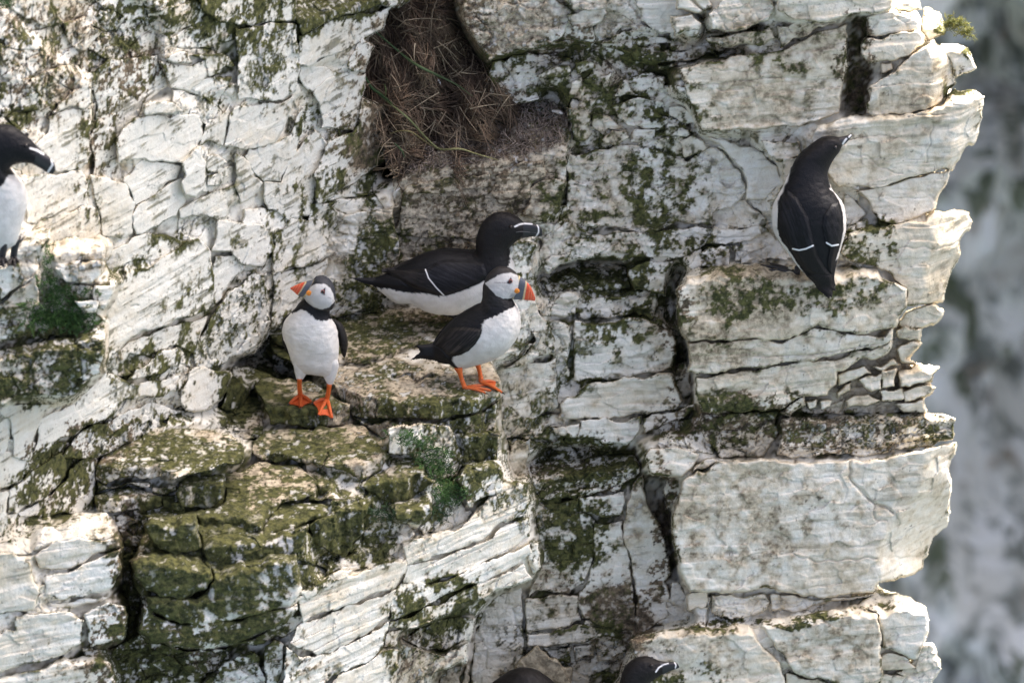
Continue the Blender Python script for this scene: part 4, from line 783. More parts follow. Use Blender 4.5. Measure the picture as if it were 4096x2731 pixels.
def catmull(A, n):
    A = np.asarray(A, float); m = len(A); t = np.linspace(0, m - 1, n); i = np.clip(t.astype(int), 0, m - 2); f = (t - i)[:, None]
    p0, p1, p2, p3 = A[np.maximum(i - 1, 0)], A[i], A[i + 1], A[np.minimum(i + 2, m - 1)]
    return .5 * (2 * p1 + (p2 - p0) * f + (2 * p0 - 5 * p1 + 4 * p2 - p3) * f ** 2 + (3 * p1 - p0 - 3 * p2 + p3) * f ** 3)
def loft(crop, rungs, depth_fn, side, n=120, m=96, shrink=.95, depth_scale=1.0, power=1.0):
    """rungs: (ax, ay, bx, by, half depth) in crop pixels; depth_fn(px,py) gives w of the middle plane; side = unit world vector of the half depth"""
    R = np.array(rungs, float); x0, y0, s = CROP[crop]; k = .574219 / s
    A = cv(crop, R[:, 0:2]); B = cv(crop, R[:, 2:4]); L = R[:, 4] * k / PXM * depth_scale
    S = catmull(np.concatenate([A, B, L[:, None]], 1), n)
    A, B, L = S[:, 0:2], S[:, 2:4], np.maximum(S[:, 4], .0004)
    C = (A + B) / 2; A = C + (A - C) * shrink; B = C + (B - C) * shrink
    PA = world_pts(A[:, 0], A[:, 1], depth_fn(A[:, 0], A[:, 1])); PB = world_pts(B[:, 0], B[:, 1], depth_fn(B[:, 0], B[:, 1]))
    PC = (PA + PB) / 2; PN = (PA - PB) / 2
    th = np.arange(m) / m * 2 * math.pi; c, s_ = np.cos(th), np.sin(th)
    if power != 1.0: c = np.sign(c) * np.abs(c) ** power; s_ = np.sign(s_) * np.abs(s_) ** power
    V = PC[:, None, :] + PN[:, None, :] * c[None, :, None] + np.asarray(side)[None, None, :] * (L[:, None] * s_[None, :])[..., None]
    idx = np.arange(n * m).reshape(n, m); j = np.roll(np.arange(m), -1)
    F = np.stack([idx[:-1], idx[1:], idx[1:][:, j], idx[:-1][:, j]], -1).reshape(-1, 4)
    V = V.reshape(-1, 3); e0, e1 = len(V), len(V) + 1
    V = np.concatenate([V, PC[:1], PC[-1:]])
    F = np.concatenate([F, np.stack([np.full(m, e0), idx[0], idx[0][j], np.full(m, e0)], -1), np.stack([np.full(m, e1), idx[-1][j], idx[-1], np.full(m, e1)], -1)])
    T = np.concatenate([np.repeat(np.arange(n) / (n - 1), m), [0, 1]]); TH = np.concatenate([np.tile(th, n), [0, 0]])
    return V, F, T, TH
def fixfaces(F):
    """list of faces with the degenerate cap quads turned to triangles"""
    return [tuple(dict.fromkeys(f)) for f in F.tolist()]
def near_img(V, plane_pt, side):
    """picture position of each point, the far half mirrored through the bird's middle plane first"""
    side = np.asarray(side); d = (V - plane_pt) @ side; Vn = V + np.outer(np.abs(d) - d, side) * 1.0
    return img_pts(Vn)[0], d
def jitter(Q, amp, sc=4.0, seed=5):
    P = np.stack([Q[:, 0] / sc, Q[:, 1] / (sc * 1.6), Q[:, 0] * 0], -1)
    return Q + amp * np.stack([fbm(P, 2, seed), fbm(P + 7, 2, seed + 3)], -1)
def mixc(base, f, col): return base * (1 - f[:, None]) + np.asarray(col)[None, :] * f[:, None]
def inpoly(Q, crop, poly, soft=.6): return smooth(-soft, soft, sdf_poly(Q[:, 0], Q[:, 1], cv(crop, poly)))
def online(Q, crop, pts, wd):
    pts = cv(crop, pts); m = np.full(len(Q), 1e9)
    for (ax, ay), (bx, by) in zip(pts[:-1], pts[1:]):
        ex, ey = bx - ax, by - ay; t = np.clip(((Q[:, 0] - ax) * ex + (Q[:, 1] - ay) * ey) / (ex * ex + ey * ey + 1e-9), 0, 1)
        m = np.minimum(m, np.hypot(Q[:, 0] - ax - t * ex, Q[:, 1] - ay - t * ey))
    return 1 - smooth(wd * .7, wd * 1.3, m)
def shell(name, body, crop, poly, parent, colfn, thick=.004, g=.9, mirror=None, feather=0.0, dy=0.0, near=None):
    """a wing or tail vane: follows the near surface of the body, stands proud of it, ends in a thin rim; closed behind"""
    poly = cv(crop, poly); x0, y0 = poly.min(0) - 3; x1, y1 = poly.max(0) + 3
    px, py = np.meshgrid(np.arange(x0, x1, g), np.arange(y0, y1, g)); s = sdf_poly(px, py, poly)
    if feather: s = s + feather * np.sin(px * 1.1 + py * .6) * smooth(6, 0, s)
    used, F = grid_faces(s > -.3); px, py, s = px.ravel()[used], py.ravel()[used], s.ravel()[used]
    bi, bw = img_pts(body); cen = np.median(bw); keep = near if near is not None else np.ones(len(bw), bool)
    bi, bw = bi[keep], bw[keep]
    # depth of the near surface: highest w among body points close by, blended
    cell = 5.0; gx0, gy0 = bi.min(0); nx = int((bi[:, 0].max() - gx0) / cell) + 2; ny = int((bi[:, 1].max() - gy0) / cell) + 2
    D = np.full((ny, nx), -9.0); np.maximum.at(D, (((bi[:, 1] - gy0) / cell).astype(int), ((bi[:, 0] - gx0) / cell).astype(int)), bw)
    for _ in range(60):
        e = D < -8
        if not e.any(): break
        p = np.pad(D, 1, constant_values=-9.0); nb = np.stack([p[:-2, 1:-1], p[2:, 1:-1], p[1:-1, :-2], p[1:-1, 2:]]); ok = nb > -8
        av = np.where(ok, nb, 0).sum(0) / np.maximum(ok.sum(0), 1); D = np.where(e & ok.any(0), av - .0004, D)
    D = blur(np.where(D < -8, D[D > -8].mean(), D), 2)
    fx_ = np.clip((px - gx0) / cell - .5, 0, nx - 1.01); fy_ = np.clip((py - gy0) / cell - .5, 0, ny - 1.01); ix, iy = fx_.astype(int), fy_.astype(int); tx, ty = fx_ - ix, fy_ - iy
    w = (D[iy, ix] * (1 - tx) + D[iy, ix + 1] * tx) * (1 - ty) + (D[iy + 1, ix] * (1 - tx) + D[iy + 1, ix + 1] * tx) * ty
    w = w + thick * (.35 + .65 * smooth(0, 9, s)) + dy
    V = world_pts(px, py, w); Vb = world_pts(px, py, w - thick * 1.2 - .0006)
    n = len(V); F2 = np.concatenate([F[:, ::-1], F + n])
    C = colfn(np.stack([px, py], -1), s); V2 = np.concatenate([V, Vb]); C2 = np.concatenate([C, C])
    e = np.concatenate([F[:, [0, 1]], F[:, [1, 2]], F[:, [2, 3]], F[:, [3, 0]]]); key = np.sort(e, 1); _, inv, cnt = np.unique(key[:, 0] * 10 ** 7 + key[:, 1], return_inverse=True, return_counts=True)
    b = e[cnt[inv.ravel()] == 1]; F2 = np.concatenate([F2, np.stack([b[:, 0], b[:, 1], b[:, 1] + n, b[:, 0] + n], -1)])
    if mirror is not None:
        pt, sd_ = mirror; V2 = V2 - 2 * np.outer((V2 - pt) @ sd_, sd_)
        F2 = F2[:, ::-1]
    return mesh_obj(name, V2, F2, PLUME, parent, C2)
def tube(name, pts, rad, mat, parent, col, m=12, n=24, flat=None):
    C = catmull(np.array(pts, float), n); r = catmull(np.array(rad, float)[:, None], n)[:, 0]
    T = np.gradient(C, axis=0); T /= np.linalg.norm(T, axis=1)[:, None] + 1e-9
    up = np.array([0.3, .2, 1.0]) if flat is None else np.asarray(flat, float); N = np.cross(T, up); N /= np.linalg.norm(N, axis=1)[:, None] + 1e-9; B = np.cross(T, N)
    th = np.arange(m) / m * 2 * math.pi
    V = C[:, None] + r[:, None, None] * (N[:, None] * np.cos(th)[None, :, None] + B[:, None] * np.sin(th)[None, :, None])
    idx = np.arange(n * m).reshape(n, m); j = np.roll(np.arange(m), -1); F = np.stack([idx[:-1], idx[1:], idx[1:][:, j], idx[:-1][:, j]], -1).reshape(-1, 4)
    faces = F.tolist() + [idx[0].tolist(), idx[-1][::-1].tolist()]
    cc = np.tile(np.asarray(col, float), (n * m, 1)) if np.ndim(col) == 1 else col(T, n, m)
    return mesh_obj(name, V.reshape(-1, 3), faces, mat, parent, cc)
def ball(name, c, r, mat, parent, col, fwd=None, flat=1.0):
    n, m = 14, 20; v = []
    for i in range(n + 1):
        a = math.pi * i / n
        for j in range(m): b = 2 * math.pi * j / m; v.append((math.sin(a) * math.cos(b), math.sin(a) * math.sin(b), math.cos(a)))
    v = np.array(v); 
    if fwd is not None:
        fwd = np.asarray(fwd) / np.linalg.norm(fwd); v = v - np.outer(v @ fwd, fwd) * (1 - flat)
    idx = np.arange((n + 1) * m).reshape(n + 1, m); j = np.roll(np.arange(m), -1); F = np.stack([idx[:-1], idx[1:], idx[1:][:, j], idx[:-1][:, j]], -1).reshape(-1, 4)
    return mesh_obj(name, np.asarray(c) + v * r, F, mat, parent, np.tile(np.asarray(col, float), (len(v), 1)))
def webbed_foot(leg, ankle, toes, col, heel_r=.0042, web=True):
    """three toes with a web between them; ankle and toe tips are world points. One mesh, a part of the leg."""
    ankle = np.array(ankle); toes = [np.array(t_) for t_ in toes]; V = []; F = []; Cc = []
    col = np.asarray(col)
    def seg(a, b, ra, rb, n=8, m=8, arch=.003):
        base = len(V); d = b - a; d /= np.linalg.norm(d); s_ = np.cross(d, (0, 0, 1.)); s_ /= np.linalg.norm(s_) + 1e-9; u_ = np.cross(s_, d)
        for i in range(n):
            f = i / (n - 1); c = a + (b - a) * f + u_ * arch * math.sin(f * math.pi); r = ra + (rb - ra) * f + .0006 * math.sin(f * math.pi * 3) ** 2
            for j in range(m):
                th = 2 * math.pi * j / m; V.append(c + (s_ * math.cos(th) + u_ * math.sin(th) * .8) * r); Cc.append(col * (.95 - .12 * f))
        for i in range(n - 1):
            for j in range(m): F.append((base + i * m + j, base + (i + 1) * m + j, base + (i + 1) * m + (j + 1) % m, base + i * m + (j + 1) % m))
        F.append([base + j for j in range(m)][::-1]); F.append([base + (n - 1) * m + j for j in range(m)])
    for tp in toes: seg(ankle, tp, heel_r, .0026)
    if web:
        for a, b in zip(toes[:-1], toes[1:]):
            n = 9; base = len(V)
            for lay in (0, -.0016):
                for i in range(n):
                    for j in range(n):
                        f, g_ = i / (n - 1), j / (n - 1); p = ankle + (a - ankle) * f * (1 - g_) + (b - ankle) * f * g_
                        sag = (1 - .16 * math.sin(math.pi * g_)) ; p = ankle + (p - ankle) * sag
                        V.append(p + np.array((0, 0, lay + .0006 - .002 * math.sin(math.pi * g_) * f))); Cc.append(col * np.array([.92, .80, .75]) * (.95 - .06 * math.cos(g_ * 25)))
            N2 = n * n
            for i in range(n - 1):
                for j in range(n - 1):
                    q = (base + i * n + j, base + (i + 1) * n + j, base + (i + 1) * n + j + 1, base + i * n + j + 1); F.append(q); F.append(tuple(x + N2 for x in q[::-1]))
    o = mesh_obj('foot', V, F, SKIN, leg, np.array(Cc))
    for tp in toes:                                                     # claws
        d = tp - ankle; d /= np.linalg.norm(d)
        tube('claw', [tp - d * .001, tp + d * .004 + np.array((0, 0, .0006)), tp + d * .0075 - np.array((0, 0, .0018))], [.0017, .0013, .0003], HORN, leg, (.012, .011, .010), 6, 6)
    return o
SIDE_Y = np.array([0, -1.0, 0])                        # towards the viewer, for birds seen in profile
ORANGE = np.array([.72, .150, .026])
def vanes(Q, ang=.35, sc=2.2, amp=1.1):
    """streaks of separate feathers, along the wing"""
    c, s_ = math.cos(ang), math.sin(ang); a = Q[:, 0] * c + Q[:, 1] * s_; b = -Q[:, 0] * s_ + Q[:, 1] * c
    n = vnoise(np.stack([a / 26, b / sc, a * 0], -1), 211) + .6 * vnoise(np.stack([a / 9, b / (sc * .6), a * 0], -1), 213)
    return np.clip(1 + amp * n, .45, 3.2)[:, None]
# ------------------------------------------------------------------ birds
def ruffle(V, T, amp=.0008):
    """overlapping feather tracts: small uneven swells over the body"""
    C = V.mean(0); d = V - C; d /= np.linalg.norm(d, axis=1)[:, None] + 1e-9
    n = fbm(V * np.array([70, 90, 110.0]), 2, 131) + .7 * vnoise(V * np.array([190, 190, 260.0]), 137)
    return V + d * (amp * n)[:, None]
def profile_bird(name, crop, base_px, yplane, label, group, body_r, bill_r, colour, bill_colour, shrink=.95):
    root = thing(name, Vector(world_pts(*[np.array(v) for v in (*base_px, w_on_y(base_px[1], yplane))])), label, name, group)
    pt = np.array([0, yplane, 0.0]); dep = lambda x, y: w_on_y(y, yplane)
    V, F, T, TH = loft(crop, body_r, dep, SIDE_Y, 150, 128, shrink)
    Q, d = near_img(V, pt, SIDE_Y)
    V = ruffle(V, T)
    body = mesh_obj('body', V, fixfaces(F), PLUME, root, colour(Q, T, TH))
    Vb, Fb, Tb, THb = loft(crop, bill_r, dep, SIDE_Y, 60, 40, 1.0, power=.8)
    Qb, _ = near_img(Vb, pt, SIDE_Y)
    bill = mesh_obj('bill', Vb, fixfaces(Fb), HORN, root, bill_colour(Qb, Tb, THb))
    return root, V, pt, bill, np.sin(TH) > .02
def on_body(V, q):
    """world point of the near body surface under a picture position"""
    bi, bw = img_pts(V); d = np.hypot(bi[:, 0] - q[0], bi[:, 1] - q[1]); c = d < max(4.0, np.sort(d)[6]); w = bw[c].max()
    return world_pts(np.array(q[0]), np.array(q[1]), np.array(w)), w
def mirrored(p, pt, side): p = np.asarray(p); return p - 2 * ((p - pt) @ side) * side
def wpt(crop, p, z=None, y=None, dz=0.0):
    q = cv(crop, [p])[0]; w = w_on_z(q[1], z) if z is not None else w_on_y(q[1], y)
    return world_pts(q[0], q[1], np.array(w)) + np.array((0, 0, dz))

# ---- razorbill colours shared by all razorbills
def bill_dark(crop, stripe, band, wd=1.6):
    def f(Q, T, TH):
        C = np.tile(np.array([.012, .012, .013]), (len(Q), 1)); C = mixc(C, .5 * (np.sin(TH * 1.0) ** 2 > .97), (.03, .03, .03))
        C = mixc(C, online(Q, crop, band, wd), (.78, .76, .72)); return mixc(C, online(Q, crop, stripe, wd), (.80, .79, .76))
    return f

# ---- razorbill lying on the ledge, in profile
def col_rz(Q, T, TH):
    q = jitter(Q, 2.6, 3.2); C = np.tile(BLACK, (len(Q), 1))
    hd = inpoly(Q, 'K', [(1400, 0), (2200, 0), (2200, 480), (1820, 640), (1400, 700)], 9); C = mixc(C, hd * .7, BROWNB)
    wh = inpoly(q, 'K', [(250, 905), (480, 915), (700, 965), (850, 965), (1000, 995), (1130, 985), (1300, 930), (1500, 850), (1650, 780), (1780, 700), (1800, 600), (1815, 480), (1900, 560), (2100, 900), (1900, 1400), (200, 1400)], 1.0)
    C = mixc(C, wh, WHITE)
    C = mixc(C, online(Q, 'K', [(1860, 236), (1905, 214), (1960, 202), (2040, 207)], 1.7), (.80, .79, .76)); return C
RZ_BODY = [(300,815,300,880,30),(420,760,440,985,90),(550,690,560,1070,160),(700,605,740,1085,210),(850,530,880,1160,265),(1000,490,1060,1198,290),(1130,486,1250,1195,290),(1280,498,1480,1150,270),(1380,505,1680,1020,240),(1412,495,1830,860,215),(1418,460,1875,710,190),(1420,420,1825,570,165),(1432,340,1812,470,150),(1460,255,1850,425,145),(1510,170,1885,395,140),(1600,98,1900,380,135),(1690,75,1920,370,125),(1780,82,1930,360,110),(1870,120,1940,350,90),(1950,185,1950,345,62)]
RZ_BILL = [(1925,186,1935,360,58),(2000,193,2000,350,44),(2070,206,2070,339,36),(2120,225,2125,340,27),(2150,262,2152,339,17),(2164,315,2160,338,6)]
YR = -.02
rz, V, pt, bill, NR = profile_bird('razorbill', 'K', cv('K', [(1000, 1190)])[0], YR, 'razorbill lying on the ledge behind the puffin, head raised in profile', 'razorbills on the cliff',
    RZ_BODY, RZ_BILL, col_rz, bill_dark('K', [(1860, 236), (1905, 214), (1960, 202), (2045, 208)], [(2098, 205), (2118, 250), (2118, 300), (2090, 345)]))
WING = [(1520,640),(1400,600),(1120,590),(1010,615),(890,690),(640,715),(390,688),(470,745),(560,800),(700,880),(820,935),(1000,990),(1130,988),(1300,930),(1460,860),(1560,770)]
def wingcol(Q, s):
    C = np.tile(BLACK * 1.25, (len(Q), 1)) * vanes(Q, .45); pri = inpoly(Q, 'K', [(300, 600), (890, 690), (930, 820), (1080, 990), (300, 1000)], 1); C = C * (1 - .8 * pri[:, None]) + BROWNB * vanes(Q, .3, 3.0) * .8 * pri[:, None]
    C = mixc(C, online(Q, 'K', [(400, 690), (890, 760)], .7) * .5, (.06, .055, .05)); C = mixc(C, online(Q, 'K', [(500, 780), (830, 930)], .6) * .6, (.05, .04, .03))
    return mixc(C, online(Q, 'K', [(880, 705), (915, 800), (1000, 905), (1085, 990)], 1.3), (.78, .77, .74))
shell('wing', V, 'K', WING, rz, wingcol, .006, mirror=None, near=NR); shell('wing', V, 'K', WING, rz, wingcol, .006, mirror=(pt, SIDE_Y), near=NR)
shell('tail', V, 'K', [(60, 795), (330, 790), (440, 755), (620, 800), (700, 900), (560, 915), (420, 905), (300, 880), (180, 850)], rz, lambda Q, s: np.tile(BLACK, (len(Q), 1)), .004, feather=.4, near=NR)
e, _ = on_body(V, cv('K', [(1815, 238)])[0]); ball('eye', e, .0042, EYE, rz, (.012, .008, .006)); ball('eye', mirrored(e, pt, SIDE_Y), .0042, EYE, rz, (.012, .008, .006))
tube('gape_line', [on_body(V, cv('K', [p])[0])[0] for p in ((1870, 300), (1930, 290))] + [wpt('K', (2000, 296), y=YR - .0085), wpt('K', (2090, 306), y=YR - .006)], [.0006] * 4, HORN, bill, (.10, .10, .10), 6, 10)
lg = tube('leg', [wpt('K', (1080, 1120), y=YR), wpt('K', (1100, 1185), y=YR - .02)], [.008, .006], SKIN, rz, (.02, .02, .02))
webbed_foot(lg, wpt('K', (1100, 1195), z=.034), [wpt('K', (1330, 1180), z=.033), wpt('K', (1300, 1225), z=.033), wpt('K', (1200, 1240), z=.033)], (.022, .021, .02))

# ---- puffin on the right of the ledge, in profile
FACE = [(885,240),(960,200),(1020,160),(1090,140),(1160,134),(1215,150),(1255,200),(1275,260),(1265,340),(1200,385),(1150,400),(1080,402),(1010,372),(960,322),(910,268)]
def col_pf(Q, T, TH):
    q = jitter(Q, 2.2, 3.0); C = np.tile(BLACK, (len(Q), 1)); 
    C = mixc(C, inpoly(Q, 'U', [(830, 0), (1300, 0), (1300, 430), (800, 520)], 10) * .8, np.array([.026, .023, .022]))
    wh = inpoly(q, 'U', [(1330, 440), (1205, 478), (1100, 532), (1010, 578), (890, 628), (858, 700), (855, 760), (780, 880), (640, 990), (520, 1010), (540, 1060), (600, 1130), (640, 1250), (1500, 1250), (1500, 440)], 1.0)
    C = mixc(C, wh, WHITE); C = mixc(C, wh * inpoly(jitter(Q, 4, 9), 'U', [(500, 960), (800, 900), (1000, 900), (1180, 900), (1000, 1100), (600, 1200)], 14) * .45, (.42, .37, .30))
    C = mixc(C, inpoly(Q, 'U', [(480, 960), (560, 1000), (545, 1050), (600, 1120), (560, 1200), (380, 1150)], 2) , BLACK)
    f = inpoly(jitter(Q, .6, 3), 'U', FACE, .7); C = mixc(C, f, GREYF * 1.12)
    C = mixc(C, f * inpoly(Q, 'U', [(880, 245), (985, 238), (1115, 240), (1180, 330), (1150, 410), (950, 420)], 6) * .5, GREYF * .92)
    C = mixc(C, f * inpoly(Q, 'U', [(1145, 385), (1165, 350), (1240, 352), (1200, 400)], 1.5) * .75, (.20, .205, .22))
    C = mixc(C, online(Q, 'U', [(985, 236), (1060, 237), (1125, 236)], .7) * .75, (.12, .10, .09))
    C = mixc(C, inpoly(Q, 'U', [(1112, 238), (1140, 205), (1163, 172), (1172, 205), (1168, 240), (1145, 252)], .6), (.02, .018, .02)); return C
PF_BODY = [(330,880,400,1075,50),(375,820,520,1090,110),(430,745,640,1140,170),(500,665,800,1098,215),(580,590,960,1050,245),(680,525,1100,970,255),(770,480,1210,850,250),(830,450,1265,730,230),(845,415,1272,620,205),(850,370,1250,530,180),(852,330,1210,465,165),(858,280,1185,420,155),(870,235,1160,405,150),(895,180,1165,402,148),(950,110,1175,400,142),(1030,68,1185,395,130),(1120,72,1195,385,112),(1190,110,1210,365,92),(1245,165,1225,350,66)]
PF_BILL = [(1242,163,1150,395,52),(1275,188,1200,409,46),(1310,215,1260,412,38),(1345,250,1310,415,29),(1375,295,1350,419,20),(1400,355,1385,423,11),(1414,400,1408,428,4)]
def puffin_bill(Q, T, TH):
    C = np.tile(np.array([.085, .095, .115]), (len(Q), 1)); tt = T + .018 * np.cos(TH)
    C = mixc(C, 1 - smooth(.085, .11, tt), (.62, .50, .26)); C = mixc(C, smooth(.36, .38, tt) - smooth(.43, .445, tt), (.62, .45, .24))
    C = mixc(C, smooth(.43, .45, tt), (.66, .075, .022))
    for g_ in (.60, .72, .84): C = mixc(C, np.exp(-((tt - g_) / .014) ** 2) * .7, (.75, .33, .16))
    return C
YP = -.235
pf, V, pt, bill, NR = profile_bird('puffin', 'U', cv('U', [(760, 1330)])[0], YP, 'puffin in side view facing right at the edge of the ledge', 'puffins on the ledge', PF_BODY, PF_BILL, col_pf, puffin_bill)
WG = [(858,730),(830,715),(700,700),(560,700),(440,760),(370,850),(350,900),(440,960),(500,1005),(560,1010),(640,990),(720,950),(790,880),(840,800)]
def pwing(Q, s):
    C = np.tile(np.array([.0125, .0105, .0095]), (len(Q), 1)) * vanes(Q, -.75, 2.0, 1.2); C = mixc(C, inpoly(Q, 'U', [(560, 930), (610, 890), (640, 910), (560, 970), (500, 990)], 2) * .5, (.07, .055, .045))
    return C
shell('wing', V, 'U', WG, pf, pwing, .006, feather=.3, near=NR); shell('wing', V, 'U', WG, pf, pwing, .006, mirror=(pt, SIDE_Y), near=NR)
shell('tail', V, 'U', [(105, 1045), (210, 960), (170, 890), (350, 870), (440, 900), (520, 1010), (520, 1060), (430, 1075), (350, 1050), (220, 1030)], pf, lambda Q, s: np.tile(BLACK, (len(Q), 1)), .006, feather=.6, near=NR)
def puffin_face_parts(root, V, bill, crop, eye, ros, pt, side, yv):
    e, _ = on_body(V, cv(crop, [eye])[0]); 
    for ee in (e, mirrored(e, pt, side)): 
        ev = ball('eye', ee, .0034, EYE, root, (.02, .012, .01)); tube('eye_ring', [np.array(ee) + .0036 * np.array((math.cos(a), 0, math.sin(a))) + side * 0 for a in np.linspace(0, 6.2, 12)], [.0006] * 12, SKIN, ev, (.45, .05, .03), 6, 24)
    r, _ = on_body(V, cv(crop, [ros])[0])
    for rr in (r, mirrored(r, pt, side)): ball('gape_rosette', rr, .0058, SKIN, root, (.78, .25, .02), side, .4)
puffin_face_parts(pf, V, bill, 'U', (1157, 222), (1222, 322), pt, SIDE_Y, YP)
ZL = .012
l1 = tube('leg', [wpt('U', (610, 1120), y=YP - .02), wpt('U', (628, 1180), y=YP - .02), wpt('U', (650, 1260), y=YP - .02), wpt('U', (680, 1335), z=ZL + .006)], [.0095, .0055, .0047, .0055], SKIN, pf, ORANGE)
webbed_foot(l1, wpt('U', (685, 1335), z=ZL + .004), [wpt('U', (905, 1312), z=ZL), wpt('U', (955, 1365), z=ZL), wpt('U', (895, 1392), z=ZL)], ORANGE)
l2 = tube('leg', [wpt('U', (800, 1060), y=YP + .03), wpt('U', (818, 1110), y=YP + .03), wpt('U', (838, 1190), y=YP + .03), wpt('U', (850, 1262), z=ZL + .006)], [.0095, .0055, .0047, .0055], SKIN, pf, ORANGE)
webbed_foot(l2, wpt('U', (850, 1275), z=ZL + .006), [wpt('U', (1000, 1275), z=ZL + .002), wpt('U', (1070, 1385), y=YP - .05), wpt('U', (990, 1350), z=ZL)], ORANGE)

# ---- puffin on the left, seen from the front with its head turned
VW = np.array([0, -CP, SP])                                # towards the viewer
YQ = -.285
depf = lambda x, y: w_on_y(y, YQ) * 1.0
root = thing('puffin', Vector(wpt('V', (400, 1320), z=-.008)), 'puffin seen from the front with its head turned left', 'puffin', 'puffins on the ledge')
fw = np.array([0, -.96, .28])
BODY = [(320,1030,470,1040,60),(245,995,610,1050,120),(208,935,648,990,158),(183,870,656,890,170),(150,770,662,800,200),(117,690,656,705,212),(106,620,648,640,208),(125,545,632,575,196),(180,470,600,520,172),(235,410,575,480,150),(285,350,570,440,138),(330,300,575,390,125),(380,250,560,330,100),(420,230,520,280,50)]
Vb, Fb, T, TH = loft('V', BODY, depf, fw, 150, 128, .97)
Vb = ruffle(Vb, T); Q, w_ = img_pts(Vb); front = np.sin(TH) > -.12
q = jitter(Q, 2.0, 3.0); C = np.tile(BLACK, (len(Vb), 1))
wh = inpoly(q, 'V', [(95, 520), (160, 465), (225, 452), (300, 424), (365, 455), (430, 515), (480, 530), (540, 522), (600, 508), (700, 640), (720, 1200), (60, 1200)], 1.2) * smooth(-.35, -.15, np.sin(TH) + .05 * fbm(Vb * 120, 2, 3))
wh = np.maximum(wh, smooth(.72, .8, 1 - T) * (Q[:, 1] > cv('V', [(0, 800)])[0, 1])); C = mixc(C, wh, WHITE); C = mixc(C, wh * inpoly(jitter(Q, 4, 9), 'V', [(180, 900), (420, 960), (660, 900), (640, 1100), (220, 1080)], 14) * .4, (.42, .37, .30))
HEAD = [(626,290,606,385,55),(612,208,582,420,105),(572,142,520,436,132),(512,106,452,428,142),(452,108,392,395,130),(422,132,352,352,105),(405,150,322,312,78)]
YH = YQ - .012; deph = lambda x, y: w_on_y(y, YH)
Vh, Fh, Th, THh = loft('V', HEAD, deph, SIDE_Y, 90, 96, .97)
pth = np.array([0, YH, 0.]); Qh, _ = near_img(Vh, pth, SIDE_Y)
Ch = np.tile(np.array([.020, .019, .020]), (len(Vh), 1)); Ch = mixc(Ch, inpoly(Qh, 'V', [(400, 150), (440, 100), (520, 95), (600, 140), (630, 250), (640, 340), (560, 190), (470, 165)], 5) * .8, (.045, .047, .053))
f = inpoly(jitter(Qh, .6, 3), 'V', [(350,250),(385,208),(430,180),(510,178),(568,212),(600,268),(616,345),(562,400),(492,422),(420,402),(352,355),(305,318),(335,280)], .7); Ch = mixc(Ch, f, GREYF * 1.15)
Ch = mixc(Ch, f * inpoly(Qh, 'V', [(320, 300), (360, 300), (390, 360), (430, 410), (300, 390)], 5) * .5, (.30, .30, .31))
Ch = mixc(Ch, online(Qh, 'V', [(520, 285), (570, 315), (612, 345)], .6) * .5, (.15, .13, .11))
Ch = mixc(Ch, inpoly(Qh, 'V', [(474, 265), (500, 235), (528, 208), (524, 250), (520, 285), (495, 275)], .6), (.02, .018, .02))
n0 = len(Vb); mesh_obj('body', np.concatenate([Vb, Vh]), fixfaces(Fb) + [tuple(i + n0 for i in f_) for f_ in fixfaces(Fh)], PLUME, root, np.concatenate([C, Ch]))
BILL = [(426,138,322,300,52),(385,148,292,297,45),(335,159,262,283,36),(285,177,240,264,26),(237,196,215,242,15),(192,219,195,229,4)]
Vl, Fl, Tl, THl = loft('V', BILL, deph, SIDE_Y, 60, 40, 1.0, power=.8)
bl = mesh_obj('bill', Vl, fixfaces(Fl), HORN, root, puffin_bill(Vl, Tl, THl))
puffin_face_parts(root, Vh, bl, 'V', (502, 252), (370, 266), pth, SIDE_Y, YH)
# wings folded at the sides, thighs, legs and feet
wing_r = [(590,520,620,515,20),(600,560,690,565,60),(640,650,735,690,80),(655,740,738,760,75),(672,820,722,850,45),(690,860,706,880,12)]
Vw, Fw_, Tw, THw = loft('V', wing_r, lambda x, y: w_on_y(y, YQ + .03), fw, 60, 48, 1.0)
mesh_obj('wing', Vw, fixfaces(Fw_), PLUME, root, np.tile(np.array([.017, .0145, .013]), (len(Vw), 1)) * (1 + .35 * np.sin(Tw * 60)[:, None] * (Tw > .5)[:, None]))
wing_l = [(205,450,215,445,20),(120,520,190,520,50),(112,640,180,640,70),(120,740,190,750,60),(160,830,200,850,20)]
Vw, Fw_, Tw, THw = loft('V', wing_l, lambda x, y: w_on_y(y, YQ + .075), fw, 50, 40, 1.0)
mesh_obj('wing', Vw, fixfaces(Fw_), PLUME, root, np.tile(np.array([.017, .0145, .013]), (len(Vw), 1)))
shell('tail', Vb, 'V', [(330, 1000), (360, 1010), (350, 1020), (420, 1020), (440, 990), (380, 960)], root, lambda Q, s: np.tile(BLACK, (len(Q), 1)), .004, dy=-.09)
ZT = -.006
